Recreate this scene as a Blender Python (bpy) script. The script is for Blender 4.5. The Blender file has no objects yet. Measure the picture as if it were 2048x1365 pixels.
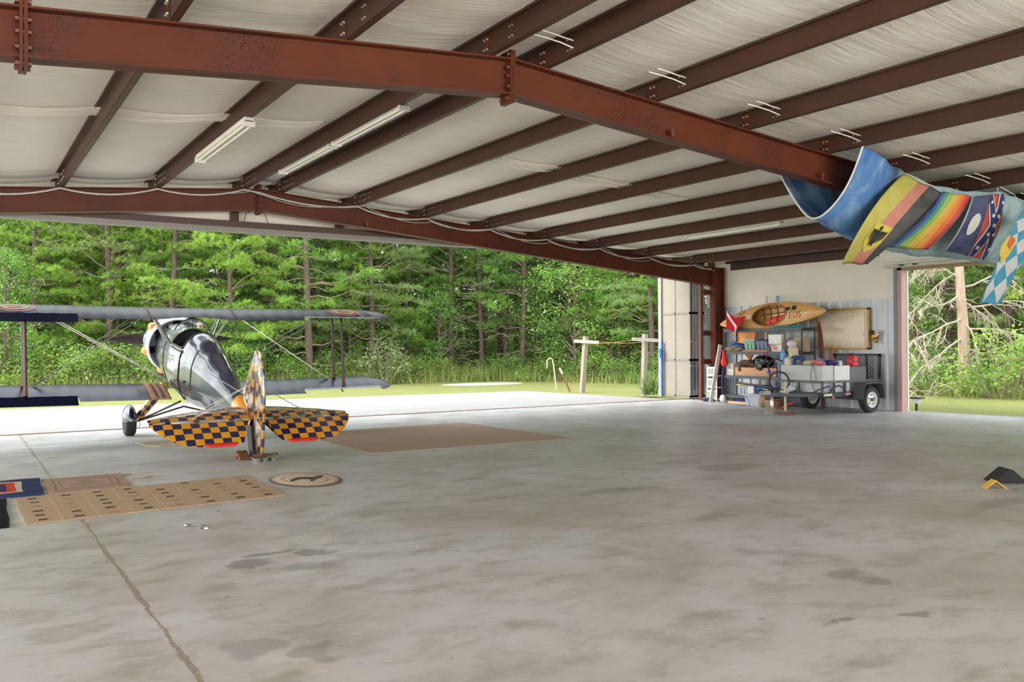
import bpy, bmesh, math, random
from mathutils import Vector, Matrix, Euler
C = bpy.context.scene
COL = C.collection
random.seed(7)
PI = math.pi

# ------------------------------------------------------------------ camera, sky, sun, exposure
F_PX = 1737.18
RX, RY, RZ = (0.84133083, -0.003267, 0.54051064), (-0.54048983, 0.00556956, 0.84133211), (-0.00575904, -0.99997915, 0.00292006)
CAM_H = 1.52
cd = bpy.data.cameras.new('camera'); cam = bpy.data.objects.new('camera', cd); COL.objects.link(cam)
cd.sensor_width = 36.0; cd.lens = F_PX / 2048 * 36.0; cd.clip_end = 400
m = Matrix(((RX[0], -RX[1], -RX[2], 0), (RY[0], -RY[1], -RY[2], 0), (RZ[0], -RZ[1], -RZ[2], CAM_H), (0, 0, 0, 1)))
cam.matrix_world = m
C.camera = cam
C.view_settings.view_transform = 'Standard'; C.view_settings.look = 'None'
C.view_settings.gamma = 1.0; C.view_settings.use_curve_mapping = False
C.view_settings.exposure = 0.28

W = bpy.data.worlds.new('overcast_sky'); C.world = W; W.use_nodes = True
wn = W.node_tree.nodes; wl = W.node_tree.links
bg = wn['Background']; bg.inputs['Strength'].default_value = 2.9
tc = wn.new('ShaderNodeTexCoord'); sx = wn.new('ShaderNodeSeparateXYZ'); rp = wn.new('ShaderNodeValToRGB')
wl.new(tc.outputs['Generated'], sx.inputs[0]); wl.new(sx.outputs['Z'], rp.inputs[0]); wl.new(rp.outputs[0], bg.inputs['Color'])
rp.color_ramp.elements[0].position = 0.0; rp.color_ramp.elements[0].color = (0.97, 0.985, 1.0, 1)
rp.color_ramp.elements[1].position = 0.6; rp.color_ramp.elements[1].color = (0.86, 0.93, 1.0, 1)

def lamp(name, kind, loc, rot, energy, color=(1, 1, 1), **kw):
    l = bpy.data.lights.new(name, kind); l.energy = energy; l.color = color
    for k, v in kw.items(): setattr(l, k, v)
    o = bpy.data.objects.new(name, l); o.location = loc; o.rotation_euler = rot; COL.objects.link(o); return o
lamp('sun', 'SUN', (0, 0, 30), Euler((math.radians(-48), 0, math.radians(66))), 4.8, (1.0, 0.97, 0.92), angle=math.radians(40))
# added fill lamps at the unseen rear and left sides, to brighten the interior
lamp('rear_fill_lamp', 'AREA', (5, -13.6, 2.0), Euler((math.radians(135), 0, 0)), 5400, (1.0, 0.985, 0.96), shape='RECTANGLE', size=26, size_y=4.0, spread=math.radians(96))
lamp('left_fill_lamp', 'AREA', (-9.0, 5, 2.2), Euler((math.radians(108), 0, math.radians(-90))), 1200, (1.0, 0.985, 0.96), shape='RECTANGLE', size=18, size_y=3.8)

# ------------------------------------------------------------------ pixel <-> place helpers (camera model above)
def ray(px, py):
    x, y = (px - 1024) / F_PX, (py - 682.5) / F_PX
    return Vector((RX[0]*x+RX[1]*y+RX[2], RY[0]*x+RY[1]*y+RY[2], RZ[0]*x+RZ[1]*y+RZ[2]))
O0 = Vector((0, 0, CAM_H))
def onX(px, py, X): r = ray(px, py); return O0 + r*(X/r.x)
def onY(px, py, Y): r = ray(px, py); return O0 + r*(Y/r.y)
def onZ(px, py, Z=0.0): r = ray(px, py); return O0 + r*((Z-CAM_H)/r.z)
def polar(px, d):
    xc = (px-1024)/F_PX*d
    return Vector((.84133*xc+.54051*d, -.54049*xc+.84133*d, 0))

# ------------------------------------------------------------------ materials
def S(r, g, b):
    f = lambda c: (c/255/12.92) if c/255 <= .04045 else ((c/255+.055)/1.055)**2.4
    return (f(r), f(g), f(b))
def newmat(name):
    mt = bpy.data.materials.new(name); mt.use_nodes = True
    nt = mt.node_tree; return mt, nt, nt.nodes['Principled BSDF']
def nd(nt, t, **kw):
    n = nt.nodes.new(t)
    for k, v in kw.items():
        if k.startswith('i_'):
            key = k[2:]; n.inputs[int(key) if key.isdigit() else key].default_value = v
        else: setattr(n, k, v)
    return n
def coords(nt, scale=(1, 1, 1), out='Object', loc=(0, 0, 0), rot=(0, 0, 0)):
    t = nd(nt, 'ShaderNodeTexCoord'); mp = nd(nt, 'ShaderNodeMapping')
    mp.inputs['Scale'].default_value = scale; mp.inputs['Location'].default_value = loc; mp.inputs['Rotation'].default_value = rot
    nt.links.new(t.outputs[out], mp.inputs[0]); return mp.outputs[0]
def ramp(nt, fac, stops, interp='LINEAR'):
    r = nd(nt, 'ShaderNodeValToRGB'); cr = r.color_ramp; cr.interpolation = interp
    while len(cr.elements) < len(stops): cr.elements.new(0.5)
    for e, (p, c) in zip(cr.elements, stops):
        e.position = p; e.color = (*c, 1) if len(c) == 3 else c
    nt.links.new(fac, r.inputs[0]); return r.outputs[0]
def noise(nt, vec, scale=5, detail=4, rough=.5, dist=0):
    n = nd(nt, 'ShaderNodeTexNoise'); n.inputs['Scale'].default_value = scale; n.inputs['Detail'].default_value = detail
    n.inputs['Roughness'].default_value = rough; n.inputs['Distortion'].default_value = dist
    if vec is not None: nt.links.new(vec, n.inputs['Vector'])
    return n.outputs['Fac']
def mix(nt, fac, a, b, mode='MIX'):
    n = nd(nt, 'ShaderNodeMix', data_type='RGBA', blend_type=mode)
    for s, v in ((n.inputs[0], fac), (n.inputs[6], a), (n.inputs[7], b)):
        if hasattr(v, 'is_output'): nt.links.new(v, s)
        elif isinstance(v, (int, float)): s.default_value = v
        else: s.default_value = (*v, 1)
    return n.outputs[2]
def mth(nt, op, a, b=None, clamp=False):
    n = nd(nt, 'ShaderNodeMath', operation=op, use_clamp=clamp)
    for s, v in ((n.inputs[0], a), (n.inputs[1], b)):
        if v is None: continue
        if hasattr(v, 'is_output'): nt.links.new(v, s)
        else: s.default_value = v
    return n.outputs[0]
def bump(nt, b, h, strength=.3, dist=.02):
    n = nd(nt, 'ShaderNodeBump'); n.inputs['Strength'].default_value = strength; n.inputs['Distance'].default_value = dist
    nt.links.new(h, n.inputs['Height']); nt.links.new(n.outputs[0], b.inputs['Normal'])
MATS = {}
def M(name, col=None, rough=.5, metal=0, spec=.5, var=.12, vs=6, stretch=(1, 1, 1), bmp=0, bs=40, coat=0):
    if name in MATS: return MATS[name]
    mt, nt, b = newmat(name)
    b.inputs['Roughness'].default_value = rough; b.inputs['Metallic'].default_value = metal
    b.inputs['Specular IOR Level'].default_value = spec; b.inputs['Coat Weight'].default_value = coat; b.inputs['Coat Roughness'].default_value = .08
    v = coords(nt, stretch)
    f = noise(nt, v, vs, 5, .6)
    lo = tuple(max(0, c*(1-var)) for c in col); hi = tuple(min(1, c*(1+var)) for c in col)
    nt.links.new(ramp(nt, f, [(.3, lo), (.7, hi)]), b.inputs['Base Color'])
    if bmp: bump(nt, b, noise(nt, v, bs, 3), bmp, .01)
    MATS[name] = mt; return mt

# ------------------------------------------------------------------ mesh builder
class MB:
    def __init__(s): s.v = []; s.f = []; s.m = []; s.uv = None
    def add(s, vs, fs, mi=0):
        o = len(s.v); s.v += [tuple(v) for v in vs]
        s.f += [tuple(i+o for i in f) for f in fs]; s.m += [mi]*len(fs)
    def box(s, x0, x1, y0, y1, z0, z1, mi=0):
        s.add([(x0, y0, z0), (x1, y0, z0), (x1, y1, z0), (x0, y1, z0), (x0, y0, z1), (x1, y0, z1), (x1, y1, z1), (x0, y1, z1)],
              [(0, 3, 2, 1), (4, 5, 6, 7), (0, 1, 5, 4), (1, 2, 6, 5), (2, 3, 7, 6), (3, 0, 4, 7)], mi); return s
    def hexa(s, pts, mi=0):
        s.add(pts, [(0, 3, 2, 1), (4, 5, 6, 7), (0, 1, 5, 4), (1, 2, 6, 5), (2, 3, 7, 6), (3, 0, 4, 7)], mi); return s
    def bar(s, p, q, w, h, up=(0, 0, 1), mi=0):
        p = Vector(p); q = Vector(q); d = (q-p).normalized(); up = Vector(up)
        a = d.cross(up)
        if a.length < 1e-4: a = d.cross(Vector((1, 0, 0)))
        a.normalize(); b = a.cross(d).normalized(); a = a*w/2; b = b*h/2
        s.hexa([p-a-b, p+a-b, q+a-b, q-a-b, p-a+b, p+a+b, q+a+b, q-a+b], mi); return s
    def tube(s, pts, r, n=8, mi=0, caps=True, flat=1.0):
        pts = [Vector(p) for p in pts]; k = len(pts); rs = r if isinstance(r, (list, tuple)) else [r]*k
        o = len(s.v); nrm = None
        for i, p in enumerate(pts):
            d = (pts[min(i+1, k-1)]-pts[max(i-1, 0)])
            d = d.normalized() if d.length > 1e-9 else Vector((0, 0, 1))
            if nrm is None:
                nrm = d.cross(Vector((0, 0, 1)))
                if nrm.length < 1e-3: nrm = d.cross(Vector((1, 0, 0)))
            nrm = (nrm - d*nrm.dot(d))
            if nrm.length < 1e-6: nrm = d.orthogonal()
            nrm.normalize(); b = d.cross(nrm)
            for j in range(n):
                a = 2*PI*j/n
                s.v.append(tuple(p + nrm*math.cos(a)*rs[i] + b*math.sin(a)*rs[i]*flat))
        for i in range(k-1):
            for j in range(n):
                j2 = (j+1) % n
                s.f.append((o+i*n+j, o+i*n+j2, o+(i+1)*n+j2, o+(i+1)*n+j)); s.m.append(mi)
        if caps:
            s.f.append(tuple(o+j for j in reversed(range(n)))); s.m.append(mi)
            s.f.append(tuple(o+(k-1)*n+j for j in range(n))); s.m.append(mi)
        return s
    def lathe(s, prof, c=(0, 0, 0), axis=(0, 0, 1), n=24, mi=0, caps=True):
        c = Vector(c); ax = Vector(axis).normalized(); a = ax.orthogonal().normalized(); b = ax.cross(a)
        o = len(s.v)
        for r, h in prof:
            for j in range(n):
                t = 2*PI*j/n; s.v.append(tuple(c+ax*h+(a*math.cos(t)+b*math.sin(t))*r))
        for i in range(len(prof)-1):
            for j in range(n):
                j2 = (j+1) % n; s.f.append((o+i*n+j, o+i*n+j2, o+(i+1)*n+j2, o+(i+1)*n+j)); s.m.append(mi)
        if caps:
            if prof[0][0] > 1e-4: s.f.append(tuple(o+j for j in reversed(range(n)))); s.m.append(mi)
            if prof[-1][0] > 1e-4: s.f.append(tuple(o+(len(prof)-1)*n+j for j in range(n))); s.m.append(mi)
        return s
    def prism(s, poly, fn, a, b, mi=0):
        """poly: list of 2D; fn(u,v,w)->3D; extruded from w=a to w=b"""
        n = len(poly)
        s.add([fn(u, v, a) for u, v in poly]+[fn(u, v, b) for u, v in poly],
              [tuple(range(n))[::-1], tuple(range(n, 2*n))]+[(i, (i+1) % n, n+(i+1) % n, n+i) for i in range(n)], mi); return s
    def grid(s, fn, nu, nv, mi=0, skip=None, mf=None, uv=False):
        o = len(s.v)
        if uv and s.uv is None: s.uv = {}
        for i in range(nu+1):
            for j in range(nv+1):
                s.v.append(tuple(fn(i/nu, j/nv)))
                if uv: s.uv[len(s.v)-1] = (i/nu, j/nv)
        for i in range(nu):
            for j in range(nv):
                uc, vc = (i+.5)/nu, (j+.5)/nv
                if skip and skip(uc, vc): continue
                q = o+i*(nv+1)+j
                s.f.append((q, q+nv+1, q+nv+2, q+1)); s.m.append(mf(uc, vc) if mf else mi)
        return s
    def blob(s, c, r, n=14, k=8, mi=0, wob=.12, seed=0):
        rnd = random.Random(seed); c = Vector(c); ph = [rnd.uniform(0, 6) for _ in range(6)]
        def fn(u, v):
            t = 2*PI*u; p = PI*v
            w = 1+wob*(math.sin(3*t+ph[0])*math.sin(2*p+ph[1])+math.sin(5*t+ph[2])*math.sin(3*p+ph[3])*.6+.5*math.sin(8*t+ph[4]+4*p))*math.sin(p)
            return (c.x+r[0]*w*math.sin(p)*math.cos(t), c.y+r[1]*w*math.sin(p)*math.sin(t), c.z-r[2]*w*math.cos(p))
        s.grid(fn, n, k, mi); return s
    def build(s, name, mats, parent=None, smooth=.6, bevel=0, origin=None, solid=0):
        me = bpy.data.meshes.new(name)
        vs = s.v; o = bpy.data.objects.new(name, me); COL.objects.link(o)
        if parent is not None:
            inv = TM[parent.name].inverted(); vs = [tuple(inv @ Vector(v)) for v in vs]; o.parent = parent
            TM[o.name] = TM[parent.name].copy()
        elif origin is not None:
            og = Vector(origin); vs = [tuple(Vector(v)-og) for v in vs]; o.location = og
            TM[o.name] = Matrix.Translation(og)
        else: TM[o.name] = Matrix.Identity(4)
        me.from_pydata(vs, [], s.f)
        if not isinstance(mats, (list, tuple)): mats = [mats]
        for q in mats: me.materials.append(q)
        me.polygons.foreach_set('material_index', s.m)
        if s.uv:
            ul = me.uv_layers.new(name='UVMap')
            for lp in me.loops:
                ul.data[lp.index].uv = s.uv.get(lp.vertex_index, (0, 0))
        if smooth:
            me.polygons.foreach_set('use_smooth', [True]*len(me.polygons))
            try: me.set_sharp_from_angle(angle=smooth)
            except Exception: pass
        me.update()
        if solid:
            sm = o.modifiers.new('thickness', 'SOLIDIFY'); sm.thickness = solid; sm.offset = 0
        if bevel:
            bm = o.modifiers.new('bevel', 'BEVEL'); bm.width = bevel; bm.segments = 2; bm.limit_method = 'ANGLE'
        return o
TM = {}
def thing(name, label, cat, loc=(0, 0, 0), rot=(0, 0, 0), group=None):
    o = bpy.data.objects.new(name, None); COL.objects.link(o); o.location = loc; o.rotation_euler = rot
    o.empty_display_size = .2
    TM[o.name] = Matrix.Translation(Vector(loc)) @ Euler(rot).to_matrix().to_4x4()
    tag(o, label, cat, group); return o
def tag(o, label, cat, group=None, kind=None):
    o['label'] = label; o['category'] = cat
    if group: o['group'] = group
    if kind: o['kind'] = kind
    return o
def struct(o, label=None, cat=None):
    o['kind'] = 'structure'
    if label: o['label'] = label
    if cat: o['category'] = cat
    return o
def part(o, label): o['label'] = label; return o
def copy_tree(o, parent=None):
    c = o.copy(); COL.objects.link(c)
    if parent: c.parent = parent
    for ch in list(o.children): copy_tree(ch, c)
    return c

# ------------------------------------------------------------------ special materials
def floor_mat():
    mt, nt, b = newmat('stained_concrete'); L = nt.links
    v = coords(nt)
    big = noise(nt, v, .55, 5, .62, .6); mid = noise(nt, coords(nt, (.8, 1.3, 1)), 2.6, 9, .72, .25); fine = noise(nt, v, 22, 4, .65)
    c = ramp(nt, big, [(.3, S(172, 167, 164)), (.5, S(192, 191, 193)), (.72, S(207, 209, 214))])
    c = mix(nt, mth(nt, 'MULTIPLY', ramp(nt, mid, [(.36, (1, 1, 1)), (.52, (0, 0, 0))]), .65), c, S(146, 139, 131))
    c = mix(nt, mth(nt, 'MULTIPLY', ramp(nt, noise(nt, coords(nt, (1, 1, 1), loc=(9, 4, 0)), 1.3, 8, .7, .5), [(.56, (0, 0, 0)), (.7, (1, 1, 1))]), .5), c, S(216, 212, 208))
    c = mix(nt, mth(nt, 'MULTIPLY', ramp(nt, noise(nt, coords(nt, (1, 2.2, 1), loc=(3, 7, 0)), 3.1, 8, .68, .4), [(.66, (0, 0, 0)), (.73, (1, 1, 1))]), .5), c, S(112, 106, 98))
    c = mix(nt, mth(nt, 'MULTIPLY', ramp(nt, noise(nt, coords(nt, (1, 1, 1), loc=(1, 2, 0)), 9, 2, .5, .3), [(.72, (0, 0, 0)), (.76, (1, 1, 1))]), .55), c, S(96, 92, 86))
    c = mix(nt, mth(nt, 'MULTIPLY', fine, .16), c, S(120, 116, 110))
    # oil and water stains with shapes of their own: (x, y, rx, ry, strength, colour)
    sep = nd(nt, 'ShaderNodeSeparateXYZ')
    tcn = nd(nt, 'ShaderNodeTexCoord'); wob = nd(nt, 'ShaderNodeTexNoise'); wob.inputs['Scale'].default_value = 3.5; wob.inputs['Detail'].default_value = 5
    L.new(tcn.outputs['Object'], wob.inputs['Vector'])
    va = nd(nt, 'ShaderNodeVectorMath', operation='MULTIPLY_ADD'); L.new(wob.outputs['Color'], va.inputs[0]); va.inputs[1].default_value = (.5, .5, 0)
    L.new(tcn.outputs['Object'], va.inputs[2]); L.new(va.outputs[0], sep.inputs[0])
    for (px, py, rx, ry, k, col) in STAINS:
        p = onZ(px, py)
        dx = mth(nt, 'DIVIDE', mth(nt, 'SUBTRACT', sep.outputs[0], p.x+.25), rx); dy = mth(nt, 'DIVIDE', mth(nt, 'SUBTRACT', sep.outputs[1], p.y+.25), ry)
        d = mth(nt, 'ADD', mth(nt, 'MULTIPLY', dx, dx), mth(nt, 'MULTIPLY', dy, dy))
        c = mix(nt, mth(nt, 'MULTIPLY', ramp(nt, d, [(.5, (1, 1, 1)), (1.0, (0, 0, 0))]), k), c, col)
    # dirt-filled joint near the left and a fine saw-cut on the right
    sp2 = nd(nt, 'ShaderNodeSeparateXYZ'); L.new(tcn.outputs['Object'], sp2.inputs[0])
    jn = noise(nt, coords(nt, (1, 1, 1)), 5, 6, .7)
    jx = mth(nt, 'ADD', sp2.outputs[0], mth(nt, 'MULTIPLY', mth(nt, 'SUBTRACT', jn, .5), .09))
    j = mth(nt, 'ABSOLUTE', mth(nt, 'SUBTRACT', jx, .94))
    jw = ramp(nt, noise(nt, coords(nt, (0, 1, 0)), 1.1, 3), [(.35, (.007,)*3), (.65, (.022,)*3)])
    jm = mth(nt, 'LESS_THAN', j, jw)
    c = mix(nt, mth(nt, 'MULTIPLY', jm, ramp(nt, noise(nt, coords(nt), 45, 4, .7), [(.35, (.35,)*3), (.6, (.9,)*3)])), c, S(134, 112, 90))
    j2 = mth(nt, 'LESS_THAN', mth(nt, 'ABSOLUTE', mth(nt, 'SUBTRACT', sp2.outputs[0], 12.2)), .012)
    c = mix(nt, mth(nt, 'MULTIPLY', j2, .5), c, S(110, 104, 98))
    L.new(c, b.inputs['Base Color'])
    L.new(ramp(nt, mid, [(.3, (.34,)*3), (.7, (.5,)*3)]), b.inputs['Roughness'])
    b.inputs['Specular IOR Level'].default_value = .5
    bump(nt, b, mth(nt, 'ADD', fine, mth(nt, 'MULTIPLY', jm, -2.0)), .12, .006)
    return mt
G1, G2, G3 = S(100, 96, 88), S(128, 118, 106), S(120, 120, 118)
STAINS = [(1460, 935, .55, .3, .45, G2), (1360, 925, .4, .25, .35, G2), (500, 1130, .22, .14, .6, G1), (540, 1108, .25, .1, .5, G1), (635, 1105, .16, .12, .5, G1),
          (620, 1135, .25, .1, .35, G3), (500, 1290, .18, .2, .45, G3), (640, 1300, .1, .2, .5, G3), (1700, 1150, .22, .1, .4, G1), (1750, 1163, .16, .08, .45, G1),
          (1845, 1230, .09, .07, .55, G1), (1680, 1237, .06, .06, .6, G1), (1430, 1035, .3, .12, .4, G3), (1200, 985, .5, .14, .4, G3), (2000, 1005, .4, .15, .4, G3)]

def ceiling_mat():
    mt, nt, b = newmat('white_vinyl_insulation'); L = nt.links
    v = coords(nt, (.22, 3.0, 1)); n1 = noise(nt, v, 2.0, 5, .55, .9); n2 = noise(nt, coords(nt, (.5, 5, 1), rot=(0, 0, .12)), 2.4, 3, .5, .8)
    L.new(ramp(nt, noise(nt, coords(nt), .8, 5, .6), [(.3, S(226, 219, 204)), (.7, S(238, 233, 222))]), b.inputs['Base Color'])
    b.inputs['Roughness'].default_value = .5; b.inputs['Specular IOR Level'].default_value = .3
    bump(nt, b, mth(nt, 'ADD', n1, mth(nt, 'MULTIPLY', n2, .8)),   .26, .04); return mt
def steel_mat(name, col, rust=True):
    mt, nt, b = newmat(name); L = nt.links
    c = ramp(nt, noise(nt, coords(nt, (1, 1, 2)), 1.7, 5, .6), [(.3, tuple(x*.86 for x in col)), (.7, tuple(min(1, x*1.1) for x in col))])
    if rust:
        a = ramp(nt, noise(nt, coords(nt), .9, 3, .5), [(.5, (0, 0, 0)), (.58, (1, 1, 1))])
        s = ramp(nt, noise(nt, coords(nt), 60, 4, .7), [(.53, (0, 0, 0)), (.57, (1, 1, 1))])
        c = mix(nt, mth(nt, 'MULTIPLY', a, s), c, S(48, 36, 32))
    L.new(c, b.inputs['Base Color']); b.inputs['Roughness'].default_value = .45; b.inputs['Specular IOR Level'].default_value = .2
    return mt
def checker_mat(name, c1, c2, scale, rough=.18, loc=(.5, .5, .5), plane=(1, 1, 0), coat=.4):
    mt, nt, b = newmat(name)
    ch = nd(nt, 'ShaderNodeTexChecker'); ch.inputs['Scale'].default_value = 1.0
    nt.links.new(coords(nt, tuple(scale*p for p in plane), loc=loc), ch.inputs['Vector'])
    ch.inputs['Color1'].default_value = (*c1, 1); ch.inputs['Color2'].default_value = (*c2, 1)
    nt.links.new(ch.outputs[0], b.inputs['Base Color']); b.inputs['Roughness'].default_value = rough; b.inputs['Coat Weight'].default_value = coat
    b.inputs['Coat Roughness'].default_value = .04
    return mt
def leaf_mat(name, c1, c2, trans=.35, vs=.9):
    mt, nt, b = newmat(name); L = nt.links
    oi = nd(nt, 'ShaderNodeObjectInfo')
    gi = nd(nt, 'ShaderNodeNewGeometry')
    c = ramp(nt, noise(nt, coords(nt), vs, 3, .6), [(.3, c1), (.7, c2)])
    hs = nd(nt, 'ShaderNodeHueSaturation'); L.new(c, hs.inputs['Color'])
    L.new(mth(nt, 'ADD', mth(nt, 'MULTIPLY', oi.outputs['Random'], .05), .475), hs.inputs['Hue'])
    L.new(mth(nt, 'ADD', mth(nt, 'MULTIPLY', gi.outputs['Random Per Island'], .7), .65), hs.inputs['Value'])
    L.new(hs.outputs[0], b.inputs['Base Color']); b.inputs['Roughness'].default_value = .55; b.inputs['Specular IOR Level'].default_value = .3
    tr = nd(nt, 'ShaderNodeBsdfTranslucent'); L.new(hs.outputs[0], tr.inputs['Color'])
    mx = nd(nt, 'ShaderNodeMixShader'); mx.inputs[0].default_value = trans
    L.new(b.outputs[0], mx.inputs[1]); L.new(tr.outputs[0], mx.inputs[2]); L.new(mx.outputs[0], nt.nodes['Material Output'].inputs['Surface'])
    return mt
def uv_bands(name, stops, axis=0, rough=.7, trans=.2, wob=.0, extra=None):
    mt, nt, b = newmat(name); L = nt.links
    t = nd(nt, 'ShaderNodeTexCoord'); sp = nd(nt, 'ShaderNodeSeparateXYZ'); L.new(t.outputs['UV'], sp.inputs[0])
    c = ramp(nt, sp.outputs[axis], stops, 'CONSTANT')
    if extra: c = extra(nt, c, t.outputs['UV'])
    c = mix(nt, .5, c, mix(nt, .22, c, ramp(nt, noise(nt, coords(nt), 5, 4), [(.3, (.25,)*3), (.7, (.9,)*3)])))
    L.new(c, b.inputs['Base Color']); b.inputs['Roughness'].default_value = rough; b.inputs['Specular IOR Level'].default_value = .2
    tr = nd(nt, 'ShaderNodeBsdfTranslucent'); L.new(c, tr.inputs['Color'])
    mx = nd(nt, 'ShaderNodeMixShader'); mx.inputs[0].default_value = trans
    L.new(b.outputs[0], mx.inputs[1]); L.new(tr.outputs[0], mx.inputs[2]); L.new(mx.outputs[0], nt.nodes['Material Output'].inputs['Surface'])
    return mt

FLOOR = floor_mat(); CEIL = ceiling_mat()
RED_STEEL = steel_mat('red_oxide_steel', S(90, 43, 24)); PURLIN = steel_mat('brown_oxide_steel', S(78, 52, 43), False)
BOLT = M('galvanised_bolt', S(190, 188, 180), .4, .6); WHITE = M('white_paint', S(226, 224, 216), .5, var=.05)
INSUL = M('white_wall_insulation', S(228, 222, 208), .6, var=.04, vs=1.5, bmp=.15, bs=2)
GALV = M('galvanised_sheet', S(192, 196, 198), .4, .12, var=.1, vs=3, stretch=(1, 1, .2))
BLACK = M('black_paint', S(38, 38, 40), .45); DARKGREY = M('dark_grey_steel', S(74, 76, 80), .45)
RUBBER = M('black_rubber', S(40, 40, 41), .8); CHROME = M('chrome', S(215, 215, 212), .18, .9, var=.03)
BROWNWOOD = M('brown_wood', S(112, 74, 48), .6, var=.3, vs=8, stretch=(1, 1, 8)); GREYWOOD = M('weathered_grey_wood', S(150, 138, 124), .8, var=.2, vs=8, stretch=(6, 6, .6))
PALEWOOD = M('pale_wood', S(214, 178, 118), .5, var=.12, vs=4, stretch=(1, 8, 1)); CARD = M('brown_cardboard', S(196, 150, 112), .8, var=.06)
def P(name, r, g, b, rough=.5, **k): return M(name, S(r, g, b), rough, **k)

# ------------------------------------------------------------------ the setting: ground, slabs, shell
XR, ROOF = 4.85, 4.47
def ztop(x): return ROOF - .0825*abs(x-XR)          # top of the rafters = underside of purlins
PH = .215
sl = MB(); sl.box(-8, 17.62, -14, 17.1, -.25, 0); struct(sl.build('floor', FLOOR), 'grey stained concrete hangar floor', 'floor')
APRON = M('sunlit_concrete', S(146, 144, 142), .8, var=.1, vs=1.2, stretch=(1, 2, 1))
ap = MB(); poly = [(-14, 17.1), (16.35, 17.1), (15.45, 23.3), (8.9, 24.0), (-14, 25.2)]
ap.prism(poly, lambda u, v, w: (u, v, w), -.25, -.012); struct(ap.build('floor_apron', APRON), 'pale concrete apron outside the big opening', 'apron')
sa = MB(); sa.prism([(17.62, 5), (18.3, 5), (18.3, 8.2), (17.62, 11.3)], lambda u, v, w: (u, v, w), -.25, -.012)
struct(sa.build('floor_threshold', APRON), 'pale concrete strip outside the side door', 'apron')
def grass_mat():
    mt, nt, b = newmat('dry_lawn'); v = coords(nt)
    c = ramp(nt, noise(nt, v, .35, 5, .65), [(.28, S(114, 120, 66)), (.5, S(130, 132, 82)), (.75, S(142, 130, 94))])
    c = mix(nt, .35, c, ramp(nt, noise(nt, v, 14, 4, .7), [(.35, S(90, 106, 48)), (.65, S(150, 150, 94))]))
    nt.links.new(c, b.inputs['Base Color']); b.inputs['Roughness'].default_value = .9; b.inputs['Specular IOR Level'].default_value = .1
    bump(nt, b, noise(nt, v, 40, 3), .5, .05); return mt
gr = MB(); gr.grid(lambda u, v: (-90+190*u, -40+150*v, -.06), 38, 30); struct(gr.build('ground', grass_mat()), 'dry yellow green lawn around the hangar', 'lawn')
rail = MB(); rail.box(-8, 17.2, 17.1, 17.16, -.02, .012); struct(rail.build('trim_door_track', P('rusty_track', 128, 84, 62, .7)), 'rusty floor track across the big opening', 'track')

# roof insulation sagging between the purlins, one sheet
PX = [5.26+1.54*i for i in range(8)]; PXL = [4.56-1.53*i for i in range(8)]
allp = sorted(PX+PXL+[17.25, -7.9])
xs = []
for a, b_ in zip(allp[:-1], allp[1:]): xs += [a+(b_-a)*k/10 for k in range(10)]
xs.append(allp[-1])
def zceil(x):
    for a, b_ in zip(allp[:-1], allp[1:]):
        if a <= x <= b_:
            t = (x-a)/(b_-a); return ztop(x)+PH+.02-.06*min(1.2, (b_-a)/1.5)*(1-(2*t-1)**2)
    return ztop(x)+PH
ce = MB()
def cf(u, v):
    x = xs[min(len(xs)-1, int(round(u*(len(xs)-1))))]; y = -14+31.15*v
    z = zceil(x)+.008*math.sin(y*9+x*1.3)*math.sin(x*2.1+y*.7)
    if 16.3 < y < 16.9: z -= .03
    return (x, y, z)
ce.grid(cf, len(xs)-1, 150); struct(ce.build('ceiling', CEIL, smooth=1.5), 'white sagging roof insulation', 'ceiling')
rf = MB(); rf.hexa([(-8.2, -14.2, ztop(-8.2)+.32), (XR, -14.2, ztop(XR)+.32), (XR, 17.5, ztop(XR)+.32), (-8.2, 17.5, ztop(-8.2)+.32), (-8.2, -14.2, ztop(-8.2)+.36), (XR, -14.2, ztop(XR)+.36), (XR, 17.5, ztop(XR)+.36), (-8.2, 17.5, ztop(-8.2)+.36)])
rf.hexa([(XR, -14.2, ztop(XR)+.32), (17.6, -14.2, ztop(17.6)+.32), (17.6, 17.5, ztop(17.6)+.32), (XR, 17.5, ztop(XR)+.32), (XR, -14.2, ztop(XR)+.36), (17.6, -14.2, ztop(17.6)+.36), (17.6, 17.5, ztop(17.6)+.36), (XR, 17.5, ztop(XR)+.36)])
struct(rf.build('ceiling_roof_sheet', GALV), 'metal roof sheet above the insulation', 'roof')
# gathered insulation seams
def seam(x0, x1, y, label):
    sm = MB()
    for k in range(5):
        pts = [(x0+(x1-x0)*i/60, y+k*.085+.02*math.sin(i*.35+k), zceil(x0+(x1-x0)*i/60)-.012-.006*math.sin(i*.8+k*2)) for i in range(61)]
        sm.tube(pts, .026, 6)
    struct(sm.build('trim_seam', CEIL), label, 'seam')
seam(-6, 4.3, 11.5, 'gathered insulation seam across the left slope'); seam(7.2, 11.2, 11.5, 'gathered insulation seam on the right slope')

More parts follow.
